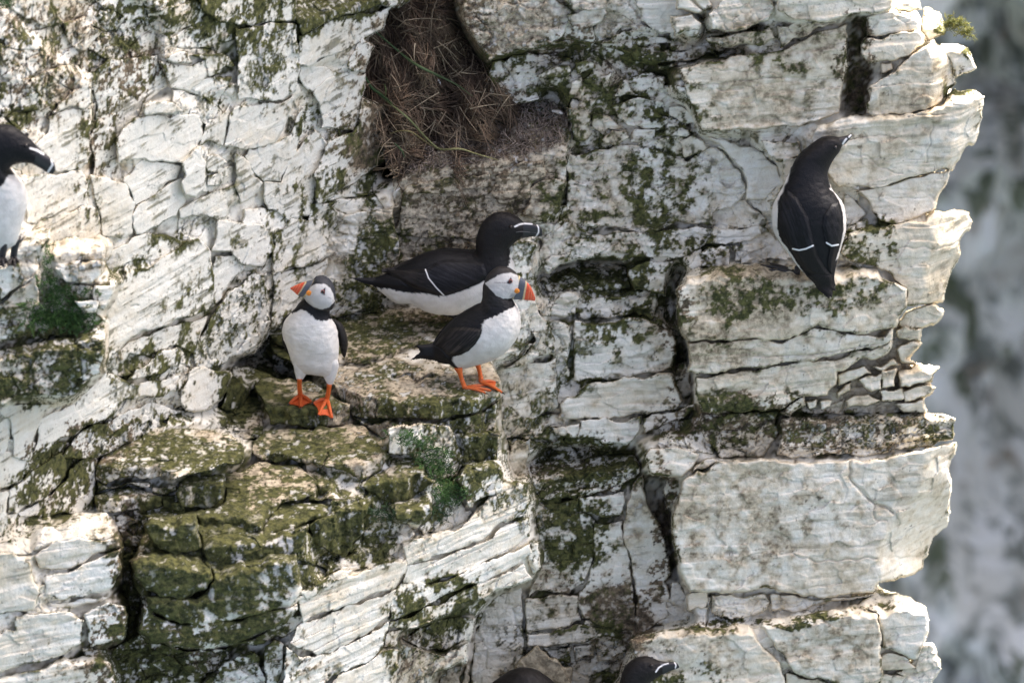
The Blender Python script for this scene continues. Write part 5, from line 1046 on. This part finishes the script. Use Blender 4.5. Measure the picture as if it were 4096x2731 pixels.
for thigh, leg, ank, toes in (([(285,840,330,840,14),(222,910,400,920,80),(232,1000,362,1010,72),(250,1080,312,1085,34)], [(282, 1070), (280, 1150), (288, 1240)], (290, 1250), [(182, 1318), (292, 1352), (396, 1302)]),
                              ([(540,840,590,840,14),(480,930,652,930,88),(500,1040,630,1050,68),(545,1135,590,1140,30)], [(565, 1125), (556, 1200), (540, 1280)], (540, 1285), [(412, 1312), (462, 1425), (590, 1455)])):
    Vt, Ft, Tt, _t = loft('V', thigh, lambda x, y: w_on_y(y, YQ - .012), fw, 40, 40, 1.0, .62)
    tg = mesh_obj('thigh', Vt, fixfaces(Ft), PLUME, root, np.tile(WHITE * .95, (len(Vt), 1)))
    az = wpt('V', ank, z=ZT); yk = az[1]
    lgo = tube('leg', [wpt('V', leg[0], y=YQ - .014), wpt('V', leg[1], y=(YQ - .014 + yk) / 2), wpt('V', leg[2], y=yk)], [.0056, .0049, .0053], SKIN, root, ORANGE)
    edge_y = cv('V', [(0, 1352)])[0, 1]
    tw = []
    for tp in toes:
        qy = cv('V', [tp])[0]
        if qy[1] <= edge_y + 1: tw.append(wpt('V', tp, z=ZT + .001))
        else:                                                  # toe hangs over the front of the stone
            ye = wpt('V', (tp[0], 1372), z=ZT)[1] - .014; tw.append(wpt('V', tp, y=ye))
    webbed_foot(lgo, az + np.array((0, 0, .003)), tw, ORANGE * np.array([.95, .80, .8]), .0046)

# ---- razorbill on the right ledge, seen from behind
YB = .035
rb = thing('razorbill', Vector(wpt('W', (420, 1300), y=YB)), 'razorbill seen from behind on the right ledge, looking up to the right', 'razorbill', 'razorbills on the cliff')
BACK = [(524,1420,661,1400,30),(419,1330,650,1320,80),(304,1200,673,1200,140),(194,1050,703,1085,195),(120,930,748,935,228),(96,800,753,805,243),(117,680,729,690,238),(167,590,673,612,218),(203,520,621,540,195),(241,440,593,440,170),(281,350,606,372,152),(330,268,655,285,148),(419,186,688,243,138),(524,111,703,212,122),(614,97,712,190,100),(684,105,714,180,58)]
slope = lambda x, y: w_on_y(y, YB) * .0 + w_on_y(cv('W', [(0, 1300)])[0, 1], YB) + (cv('W', [(0, 1300)])[0, 1] - y) / PXM * .18 + .045
Vb, Fb, T, TH = loft('W', BACK, slope, VW, 150, 128, .99)
Vb = ruffle(Vb, T)
Q, _ = img_pts(Vb); sn = np.sin(TH); x = np.cos(TH)
wh = smooth(.12, -.05, sn + .05 * fbm(Vb * 90, 2, 4) - .30 * smooth(.30, .44, T) * smooth(.70, .55, T)* (x > 0) - .05) * smooth(.66, .60, T)
wh = np.maximum(wh, inpoly(jitter(Q, 1, 4), 'W', [(100, 640), (150, 620), (158, 760), (150, 900), (190, 1010), (225, 1050), (400, 1320), (330, 1330), (200, 1180), (90, 950)], 1) )
wh = np.maximum(wh, inpoly(jitter(Q, .6, 4), 'W', [(600, 552), (640, 585), (690, 660), (722, 760), (728, 920), (690, 1090), (660, 1180), (740, 1100), (770, 900), (740, 640), (640, 540)], 1))
C = mixc(np.tile(BLACK, (len(Vb), 1)), wh, WHITE); C = mixc(C, smooth(.62, .75, T) * .6, BROWNB)
mesh_obj('body', Vb, fixfaces(Fb), PLUME, rb, C)
BB = [(674,106,712,184,46),(730,98,742,166,34),(770,86,778,128,22),(800,76,802,96,8)]
Vl, Fl, Tl, THl = loft('W', BB, slope, VW, 40, 32, 1.0)
Ql, _ = img_pts(Vl); mesh_obj('bill', Vl, fixfaces(Fl), HORN, rb, bill_dark('W', [(722, 165), (738, 140), (752, 122)], [(776, 105), (790, 90)], 2.2)(Ql, Tl, THl))
def bwing(bar):
    def f(Q, s):
        C = np.tile(BLACK * 1.15, (len(Q), 1)) * vanes(Q, 1.2, 2.4); C = mixc(C, (Q[:, 1] > cv('W', [(0, 1075)])[0, 1]) * .8, BROWNB)
        return mixc(C, online(Q, 'W', bar, 1.8), (.80, .80, .78))
    return f
shell('wing', Vb, 'W', [(175, 620), (240, 560), (330, 640), (420, 800), (455, 960), (480, 1050), (500, 1130), (560, 1230), (625, 1310), (560, 1330), (440, 1300), (340, 1210), (270, 1090), (165, 970), (152, 840), (158, 700)], rb, bwing([(285, 1078), (340, 1090), (400, 1078), (462, 1050)]), .006, near=np.sin(TH) > .02)
shell('wing', Vb, 'W', [(625, 690), (560, 790), (545, 880), (560, 960), (575, 1040), (610, 1080), (590, 1200), (600, 1270), (625, 1300), (655, 1180), (692, 1050), (722, 940), (722, 800), (690, 670)], rb, bwing([(578, 1025), (625, 1052), (682, 1042)]), .006, near=np.sin(TH) > .02)
shell('tail', Vb, 'W', [(400, 1310), (470, 1380), (500, 1430), (560, 1480), (600, 1515), (615, 1490), (628, 1515), (635, 1440), (668, 1445), (640, 1380), (630, 1300), (520, 1280)], rb, lambda Q, s: np.tile(BROWNB, (len(Q), 1)), .005, feather=.5, near=np.sin(TH) > .02)
p0 = cv('W', [(655, 195)])[0]; e, _ = on_body(Vb, p0); ball('eye', e - VW * .003, .004, EYE, rb, (.012, .008, .006))
zf = .142
lg = tube('leg', [wpt('W', (330, 1240), y=YB + .01), wpt('W', (325, 1295), y=YB - .005)], [.007, .006], SKIN, rb, (.02, .02, .02))
webbed_foot(lg, wpt('W', (325, 1292), y=YB - .005), [wpt('W', (90, 1205), y=YB + .05), wpt('W', (30, 1222), y=YB + .03), wpt('W', (100, 1262), y=YB + .01)], (.022, .021, .02))
lg = tube('leg', [wpt('W', (560, 1230), y=YB + .03), wpt('W', (560, 1290), y=YB + .03)], [.007, .006], SKIN, rb, (.02, .02, .02))
webbed_foot(lg, wpt('W', (560, 1290), y=YB + .03), [wpt('W', (500, 1250), y=YB + .09), wpt('W', (560, 1245), y=YB + .1), wpt('W', (620, 1250), y=YB + .09)], (.022, .021, .02))

# ---- razorbill at the left edge, bending its head
def col_lx(Q, T, TH):
    q = jitter(Q, 1.5, 5); C = np.tile(BLACK, (len(Q), 1))
    wh = inpoly(q, 'X', [(-200, 980), (-60, 780), (0, 705), (45, 660), (85, 592), (130, 585), (420, 600), (420, 1500), (-200, 1500)], 1.5); C = mixc(C, wh, WHITE * 1.03)
    return mixc(C, online(Q, 'X', [(298, 328), (360, 345), (425, 382)], 2.0), (.80, .79, .76))
LX = [(-330,1250,-150,1330,60),(-380,1050,0,1340,140),(-400,880,170,1260,190),(-390,740,238,1060,215),(-370,620,285,870,215),(-340,500,275,760,205),(-300,380,220,660,190),(-240,280,120,580,175),(-180,190,75,560,165),(-90,110,90,530,160),(30,90,110,510,150),(130,110,140,490,135),(220,170,190,475,115),(300,240,260,470,95),(360,310,330,475,70)]
LB = [(345,298,315,474,60),(430,375,400,520,46),(490,420,450,555,34),(530,470,490,572,22),(545,530,520,577,10)]
YX = -1.03
lx, V, pt, bill, NR = profile_bird('razorbill', 'X', cv('X', [(60, 1400)])[0], YX, 'razorbill cut off by the left edge of the photo, bending its bill down', 'razorbills on the cliff', LX, LB, col_lx, bill_dark('X', [(298, 328), (360, 345), (425, 382)], [(505, 440), (515, 490), (470, 560)], 2.4))
e, _ = on_body(V, cv('X', [(255, 300)])[0]); ball('eye', e, .0042, EYE, lx, (.012, .008, .006)); ball('eye', mirrored(e, pt, SIDE_Y), .0042, EYE, lx, (.012, .008, .006))
shell('wing', V, 'X', [(-380, 640), (-200, 600), (-60, 760), (-40, 900), (-120, 1080), (-300, 1280), (-390, 1150)], lx, lambda Q, s: np.tile(BLACK, (len(Q), 1)), .006, near=NR)
for dx, yy in ((0, YX - .02), (110, YX + .03)):
    lg = tube('leg', [wpt('X', (dx + 40, 1200), y=yy), wpt('X', (dx + 35, 1290), y=yy), wpt('X', (dx + 20, 1400), y=yy)], [.013, .008, .007], SKIN, lx, (.022, .022, .024))
    webbed_foot(lg, wpt('X', (dx + 20, 1400), y=yy), [wpt('X', (dx + 70, 1440), y=yy - .03), wpt('X', (dx + 35, 1480), y=yy - .05), wpt('X', (dx - 30, 1470), y=yy - .05)], (.022, .022, .024))

# ---- razorbill at the bottom, only its head in the frame
YD = -.16
DB = [(1180,1600,1500,1800,60),(1220,1350,1800,1560,190),(1330,1100,1900,1280,255),(1440,900,1920,1010,230),(1500,740,1880,800,190),(1520,640,1870,690,165),(1560,520,1890,660,155),(1640,425,1920,640,145),(1740,378,1945,625,132),(1840,364,1970,612,112),(1930,395,2000,590,85),(2010,422,2040,570,62)]
DBL = [(1995,420,2035,572,54),(2080,430,2100,541,42),(2150,430,2160,517,32),(2200,445,2200,506,18),(2226,480,2226,493,6)]
def col_d(Q, T, TH):
    C = np.tile(BROWNB * .95, (len(Q), 1)); C = mixc(C, smooth(.42, .30, T + .05 * np.cos(TH)) * (np.cos(TH) < .1), WHITE)
    return mixc(C, online(Q, 'Y', [(1950, 545), (1985, 495), (2040, 460), (2095, 445)], 1.7), (.80, .79, .76))
db, V, pt, bill, NR = profile_bird('razorbill', 'Y', cv('Y', [(1500, 1750)])[0], YD, 'razorbill at the bottom with only its head and bill showing', 'razorbills on the cliff', DB, DBL, col_d, bill_dark('Y', [(1950, 545), (1985, 495), (2040, 460), (2095, 445)], [(2170, 432), (2188, 465), (2180, 500)], 1.5))
e, _ = on_body(V, cv('Y', [(1900, 470)])[0]); ball('eye', e, .0042, EYE, db, (.012, .008, .006)); ball('eye', mirrored(e, pt, SIDE_Y), .0042, EYE, db, (.012, .008, .006))
# ---- its neighbour, of which only the rounded back shows
BK = [(-330,900,-330,960,30),(-180,780,-150,1000,90),(0,690,20,1130,180),(140,590,160,1200,240),(280,515,300,1250,280),(430,492,450,1270,285),(580,545,620,1230,265),(700,630,800,1150,220),(780,720,900,1050,180),(820,780,950,980,140),(900,800,1000,930,80)]
def col_k(Q, T, TH): return mixc(np.tile(BROWNB * 1.1, (len(Q), 1)), smooth(.1, -.1, np.cos(TH) + .35), WHITE)
bk, V, pt, bill, NR = profile_bird('razorbill', 'Y', cv('Y', [(450, 1270)])[0], YD, 'dark bird at the bottom edge showing only its rounded back beside the brown stone', 'razorbills on the cliff', BK, [(890,798,990,932,60),(980,830,1060,925,40),(1080,880,1120,930,12)], col_k, bill_dark('Y', [(900, 850), (980, 860)], [(1060, 880), (1060, 920)]))
# ------------------------------------------------------------------ nest of dry grass in the corner
def straw_material(name, ca, cb):
    t = NT(name); at = t.n('ShaderNodeAttribute', attribute_name='Col'); pos = t.n('ShaderNodeTexCoord').outputs['Object']
    t.put(t.b.inputs['Base Color'], t.mix(t.math('MULTIPLY', t.noise(pos, 300., 2, .5), .5), at.outputs['Color'], ca)); t.b.inputs['Roughness'].default_value = .8
    return t.m
STRAW = straw_material('dry_straw', (.05, .035, .02), 0); GRASS = straw_material('green_grass', (.02, .035, .01), 0)
def strands(name, paths, rads, cols, mat, parent, m=3):
    """many thin stalks; paths: (k, n, 3)"""
    K, n = paths.shape[:2]; T = np.gradient(paths, axis=1); T /= np.linalg.norm(T, axis=2, keepdims=True) + 1e-9
    up = np.array([.37, .51, .77]); N = np.cross(T, up); N /= np.linalg.norm(N, axis=2, keepdims=True) + 1e-9; B = np.cross(T, N)
    th = np.arange(m) / m * 2 * math.pi; r = rads[:, None] * np.linspace(1, .35, n)[None, :]
    V = paths[:, :, None] + r[:, :, None, None] * (N[:, :, None] * np.cos(th)[None, None, :, None] + B[:, :, None] * np.sin(th)[None, None, :, None])
    idx = np.arange(K * n * m).reshape(K, n, m); j = np.roll(np.arange(m), -1)
    F = np.stack([idx[:, :-1], idx[:, 1:], idx[:, 1:][..., j], idx[:, :-1][..., j]], -1).reshape(-1, 4)
    C = np.repeat(cols, n * m, 0)
    return mesh_obj(name, V.reshape(-1, 3), F, mat, parent, C)
NP = cv('B', [(120, 330), (260, 120), (380, 0), (600, -40), (770, 140), (900, 360), (1040, 570), (1180, 690), (1050, 820), (900, 930), (760, 1040), (560, 1120), (420, 1180), (330, 1120), (300, 900), (200, 640)])
def nest_w(px, py):
    # heap leaning into the corner: level-ish at the foot, steep at the back
    q = np.interp(py, [-40, 60, 150, 230, 300, 350, 400], [.02, .02, .03, .0, -.10, -.14, -.14])
    base = w_on_y(py, .20 + .06 * (px - 1000) / 300 + .10 * np.clip((230 - py) / 230, 0, 1.2) - .07 * np.clip((py - 230) / 150, 0, 1) - .035 * np.sin(px / 31 + py / 90) - .02 * np.sin(px / 13 - py / 37))
    return base
N1 = next(b for b in blocks if b[1] == 'N' and 'e' in b[3])
def shelf_w(px, py): return block_w(px, py, 'N', 0, N1[3])
nest = thing('nest', Vector(world_pts(np.array(1010.), np.array(390.), np.array(w_on_y(390., .2)))), 'big untidy nest of dry brown grass heaped in the corner of the cliff', 'nest')
x0, y0 = NP.min(0) - 6; x1, y1 = NP.max(0) + 6
px, py = np.meshgrid(np.arange(x0, x1, 3.), np.arange(y0, y1, 3.)); s = sdf_poly(px, py, NP); used, F = grid_faces(s > -4)
px, py, s = px.ravel()[used], py.ravel()[used], s.ravel()[used]
w = nest_w(px, py) - .02 * (1 - smooth(0, 40, s)) - .008; Pn = world_pts(px, py, w); w = w + .012 * fbm(Pn * 25, 3, 401) + .006 * fbm(Pn * 90, 3, 402)
Pn = world_pts(px, py, w); mx = np.clip(.5 + .5 * fbm(Pn * 60, 3, 403, .6), 0, 1)[:, None]
mesh_obj('nest_core', Pn, F[:, ::-1], STRAW, nest, np.array([.03, .022, .015]) * (1 - mx) + np.array([.12, .09, .06]) * mx)
def straw(n, poly, lo, hi, seg, rad, colA, colB, dirfn, lift, seed, surf_w=None):
    surf_w = surf_w or nest_w
    rng = np.random.default_rng(seed); P = []; C = []
    x0, y0 = poly.min(0); x1, y1 = poly.max(0)
    while len(P) < n:
        x, y = rng.uniform(x0, x1), rng.uniform(y0, y1)
        if sdf_poly(np.array([x]), np.array([y]), poly)[0] < 2: continue
        a = dirfn(x, y, rng); L = rng.uniform(lo, hi); k = rng.normal(0, .5); t = np.linspace(-.5, .5, seg)
        ax = a + k * t; qx = x + L * np.cumsum(np.cos(ax)) / seg - L * .5 * math.cos(a); qy = y + L * np.cumsum(np.sin(ax)) / seg - L * .5 * math.sin(a)
        h = rng.uniform(0, lift) + .006 * np.sin((t + .5) * math.pi) * rng.uniform(-.5, 1)
        P.append(world_pts(qx, qy, surf_w(qx, qy) + h)); f = rng.random(); C.append(np.array(colA) * (1 - f) + np.array(colB) * f)
    return np.array(P), rng.uniform(.55, 1.25, n) * rad, np.array(C)
def droop(x, y, rng):
    if y > 235: return rng.choice([rng.normal(.25, .6), rng.normal(1.2, .8)])
    f = (x - 860) / 250
    return rng.normal(1.35 - .45 * f, .38) if rng.random() < .8 else rng.uniform(0, 3.1)
def locks(n, poly, seed):
    """clumped tufts: stalks that share a root and a sweep"""
    rng = np.random.default_rng(seed); P, C, R = [], [], []; x0, y0 = poly.min(0); x1, y1 = poly.max(0)
    while len(P) < n:
        x, y = rng.uniform(x0, x1), rng.uniform(y0, y1)
        if sdf_poly(np.array([x]), np.array([y]), poly)[0] < 4: continue
        a0 = droop(x, y, rng); L0 = rng.uniform(60, 150); h0 = rng.uniform(.02, .055); k0 = rng.normal(0, .7); tone = rng.random()
        for _ in range(int(rng.uniform(8, 18))):
            a = a0 + rng.normal(0, .10); L = L0 * rng.uniform(.6, 1.1); t = np.linspace(0, 1, 8); ax = a + (k0 + rng.normal(0, .2)) * t
            qx = x + rng.normal(0, 5) + L * np.cumsum(np.cos(ax)) / 8; qy = y + rng.normal(0, 4) + L * np.cumsum(np.sin(ax)) / 8
            P.append(world_pts(qx, qy, nest_w(qx, qy) + h0 * np.sin(.4 + t * 2.4) + rng.uniform(-.008, .008)))
            f = np.clip(tone + rng.normal(0, .2), 0, 1); C.append(np.array((.075, .045, .027)) * (1 - f) + np.array((.33, .22, .135)) * f); R.append(rng.uniform(.0007, .0019))
    return np.array(P), np.array(R), np.array(C)
st = strands('straw_lock', *locks(1500, NP, 31), STRAW, nest); st['kind'] = 'stuff'
body = straw(1500, NP, 30, 120, 7, .0013, (.10, .068, .042), (.42, .31, .19), droop, .034, 11)
st = strands('straw', *body, STRAW, nest); st['kind'] = 'stuff'
low = straw(1500, cv('B', [(800, 860), (1100, 680), (1450, 690), (1560, 800), (1500, 960), (1240, 1050), (980, 1090), (700, 1130), (420, 1170), (340, 1080), (600, 980)]), 6, 34, 5, .0014, (.10, .07, .05), (.42, .34, .27), lambda x, y, r: r.uniform(0, 3.14), .02, 12, shelf_w)
st = strands('debris', *low, STRAW, nest); st['kind'] = 'stuff'
rim = straw(500, cv('B', [(540, -30), (700, 60), (860, 330), (1000, 560), (1180, 670), (1000, 690), (800, 520), (640, 250), (420, 60)]), 50, 130, 8, .0011, (.12, .075, .045), (.34, .23, .135), lambda x, y, r: r.normal(.95, .2), .03, 13)
st = strands('straw', *rim, STRAW, nest); st['kind'] = 'stuff'
tw = straw(330, NP, 35, 120, 4, .0017, (.10, .065, .04), (.55, .43, .28), lambda x, y, r: r.uniform(-.4, 2.6), .075, 14)
st = strands('twig', *tw, STRAW, nest); st['kind'] = 'stuff'
def blade(pts, r, cA, cB, lab):
    q = cv('B', pts); n = 30; C = catmull(q, n); w = nest_w(C[:, 0], C[:, 1]) + .072 + .006 * np.sin(np.linspace(0, 3.1, n))
    P = world_pts(C[:, 0], C[:, 1], w); T = np.gradient(P, axis=0); T /= np.linalg.norm(T, axis=1)[:, None]; S = np.cross(T, VW); S /= np.linalg.norm(S, axis=1)[:, None]
    wd = r * np.sin(np.linspace(.25, 3.0, n))[:, None]; V = np.concatenate([P - S * wd, P + VW * wd * .5, P + S * wd, P - VW * .0004])
    i = np.arange(n - 1); F = np.concatenate([np.stack([a * n + i, a * n + i + 1, b * n + i + 1, b * n + i], -1) for a, b in ((0, 1), (1, 2), (2, 3), (3, 0))])
    f = np.linspace(0, 1, n)[:, None]; c = np.tile(np.array(cA) * (1 - f) + np.array(cB) * f, (4, 1))
    o = mesh_obj('grass_blade', V, F, GRASS, nest, c); o['label'] = lab
blade([(250, 210), (380, 320), (520, 430), (680, 510), (800, 570), (910, 650)], .0030, (.06, .12, .04), (.13, .16, .07), 'green grass blade across the nest')
blade([(185, 530), (260, 620), (370, 710), (480, 800), (560, 890), (640, 970), (700, 1005), (820, 1000), (920, 1030), (1040, 1065), (1140, 1090)], .0024, (.07, .11, .04), (.45, .40, .17), 'long grass stem turning from green to straw yellow')
blade([(185, 510), (230, 590), (300, 640), (370, 700)], .0034, (.03, .07, .02), (.05, .10, .03), 'short dark green blade at the nest edge')
blade([(350, 900), (420, 880), (500, 890), (600, 960), (680, 1010)], .0018, (.20, .16, .06), (.24, .19, .08), 'thin pale stem looping over the nest')
blade([(310, 560), (325, 600), (320, 660)], .0016, (.10, .14, .04), (.12, .15, .05), 'small green blade in the nest')
blade([(380, 960), (430, 1010), (450, 1060)], .0020, (.05, .09, .03), (.07, .10, .04), 'small green blade low in the nest')
def feather(crop, pts, r, lab, dep):
    q = cv(crop, pts); n = 20; C = catmull(q, n); P = world_pts(C[:, 0], C[:, 1], dep(C[:, 0], C[:, 1])); T = np.gradient(P, axis=0); T /= np.linalg.norm(T, axis=1)[:, None]; S = np.cross(T, VW)
    wd = r * np.sin(np.linspace(.3, 3.05, n))[:, None] ** .7; V = np.concatenate([P - S * wd, P + VW * wd * .4, P + S * wd, P - VW * .0005]); i = np.arange(n - 1)
    F = np.concatenate([np.stack([a * n + i, a * n + i + 1, b * n + i + 1, b * n + i], -1) for a, b in ((0, 1), (1, 2), (2, 3), (3, 0))])
    o = mesh_obj('feather', V, F, PLUME, None, np.tile(WHITE, (4 * n, 1))); o['label'] = lab; o['category'] = 'feather'; o['group'] = 'loose feathers'
feather('B', [(465, 1185), (440, 1230), (415, 1265), (390, 1285)], .0042, 'white feather leaning at the lower left foot of the nest', lambda x, y: nest_w(x, y) + .03)
feather('B', [(672, 530), (682, 555), (690, 580)], .0055, 'small white feather caught in the middle of the nest straw', lambda x, y: nest_w(x, y) + .03)
feather('B', [(1440, 745), (1480, 752), (1515, 765)], .006, 'white feather lying on the right corner of the nest shelf', lambda x, y: shelf_w(x, y) + .02)
feather('B', [(560, 700), (566, 720), (575, 745)], .004, 'pale feather scrap left of the nest middle near the stem', lambda x, y: nest_w(x, y) + .03)

# ------------------------------------------------------------------ green plants on the rock
def plant(name, crop, blobs, dep, n, label, colA, colB, lo, hi, seed, rad=.0008):
    rng = np.random.default_rng(seed); P = []; C = []
    q0 = cv(crop, [(blobs[0][0], blobs[0][1])])[0]
    root = thing(name, Vector(world_pts(q0[0], q0[1], np.array(dep(q0[0], q0[1])))), label, 'plant', 'green plants on the cliff')
    n = int(n * .8); wt = np.array([b[2] * b[3] for b in blobs], float); wt /= wt.sum(); FP_, FC, FR = [], [], []
    for k in range(n):
        b = blobs[rng.choice(len(blobs), p=wt)]; r = math.sqrt(rng.random()); a = rng.uniform(0, 6.28)
        q = cv(crop, [(b[0] + b[2] * r * math.cos(a), b[1] + b[3] * r * math.sin(a))])[0]
        p = world_pts(q[0], q[1], np.array(dep(q[0], q[1]) - .004)); L = rng.uniform(lo, hi); d = rng.normal(0, 1, 3) * np.array([.8, .5, .5]) + np.array([0, -.55, .75]); d /= np.linalg.norm(d)
        t = np.linspace(0, 1, 5)[:, None]; path = p + d * L * t + np.array([0, -.1, -.5]) * L * t ** 2 * rng.uniform(0, 1); P.append(path); f = rng.random(); c = np.array(colA) * (1 - f) + np.array(colB) * f; C.append(c)
        for j in range(3):                                       # feathery side leaflets
            o = path[2 + (j > 1)]; e = rng.normal(0, 1, 3); e = e / np.linalg.norm(e) * L * .45; FP_.append(o + e * np.linspace(0, 1, 3)[:, None]); FC.append(c * rng.uniform(.8, 1.3)); FR.append(rad * .8)
    a_ = strands('stem', np.array(P), np.full(n, rad), np.array(C), GRASS, root); a_['kind'] = 'stuff'
    b_ = strands('leaf', np.array(FP_), np.array(FR), np.array(FC), GRASS, root); b_['kind'] = 'stuff'
    return root
surf = lambda x, y: float(coarse(np.array([x]), np.array([y]), cws)[0])
plant('rock_plant', 'H', [(520, -60, 130, 50), (640, 60, 110, 80), (720, 170, 90, 90), (760, 300, 120, 80), (420, -110, 100, 40)], lambda x, y: surf(x, y) + .028, 600, 'dark green feathery plant trailing below the ledge under the right puffin', (.03, .075, .018), (.09, .20, .04), .008, .026, 21, .001)
plant('rock_plant', 'H', [(300, 430, 110, 60), (700, 430, 60, 60)], lambda x, y: surf(x, y) + .01, 150, 'thin dark plant patch on the mossy stones left of the trailing plant', (.02, .05, .02), (.05, .11, .04), .008, .020, 22)
plant('rock_plant', 'D', [(320, 230, 25, 90), (300, 380, 60, 60), (400, 470, 110, 60), (420, 590, 190, 80), (500, 660, 170, 60), (270, 660, 110, 50), (590, 460, 90, 30), (220, 560, 60, 60)], lambda x, y: surf(x, y) + .015, 800, 'bright green grassy tuft on the mossy outcrop at the left', (.03, .075, .015), (.10, .21, .04), .008, .028, 23, .001)
plant('rock_plant', 'C', [(1900, 170, 70, 30), (1960, 220, 50, 40), (1850, 150, 30, 40)], lambda x, y: w_on_y(y, .27), 160, 'sunlit yellow green plant on the top right corner of the cliff', (.10, .12, .02), (.26, .24, .04), .010, .026, 24, .0011)
plant('rock_plant', 'A', [(30, 20, 60, 40)], lambda x, y: surf(x, y) + .015, 70, 'small green tuft in the top left corner', (.02, .06, .012), (.05, .13, .03), .012, .03, 25)

# ------------------------------------------------------------------ loose stones
def stone(crop, poly, y, label, tint, name='loose_stone', k=.02):
    poly = cv(crop, poly); o = build_block(name, poly, None, 0, {'t': .06, 'r': 6, 'f': .1, 's': .4}, 900 + len(label), wfun=lambda px, py: w_on_y(py, y) + k * 0, g=1.6)
    me = o.data; n = len(me.vertices)
    for nm, v in (('Mask', tint), ('Tone', (.6, .5, 0, 1))): me.color_attributes[nm].data.foreach_set('color', np.tile(np.array(v, np.float32), n))
    o['label'] = label; o['category'] = 'stone'; o['group'] = 'loose stones'; return o
stone('Y', [(330, 500), (420, 370), (510, 250), (560, 232), (680, 330), (820, 450), (900, 560), (960, 720), (700, 760), (400, 740)], -.03, 'brown flat stone leaning behind the dark bird at the bottom', (.12, .0, 1.0, 0))
stone('Y', [(840, 480), (1000, 505), (990, 590), (960, 720), (900, 600)], .0, 'small brown stone wedged right of the larger brown stone', (.05, .1, 1.0, 0))
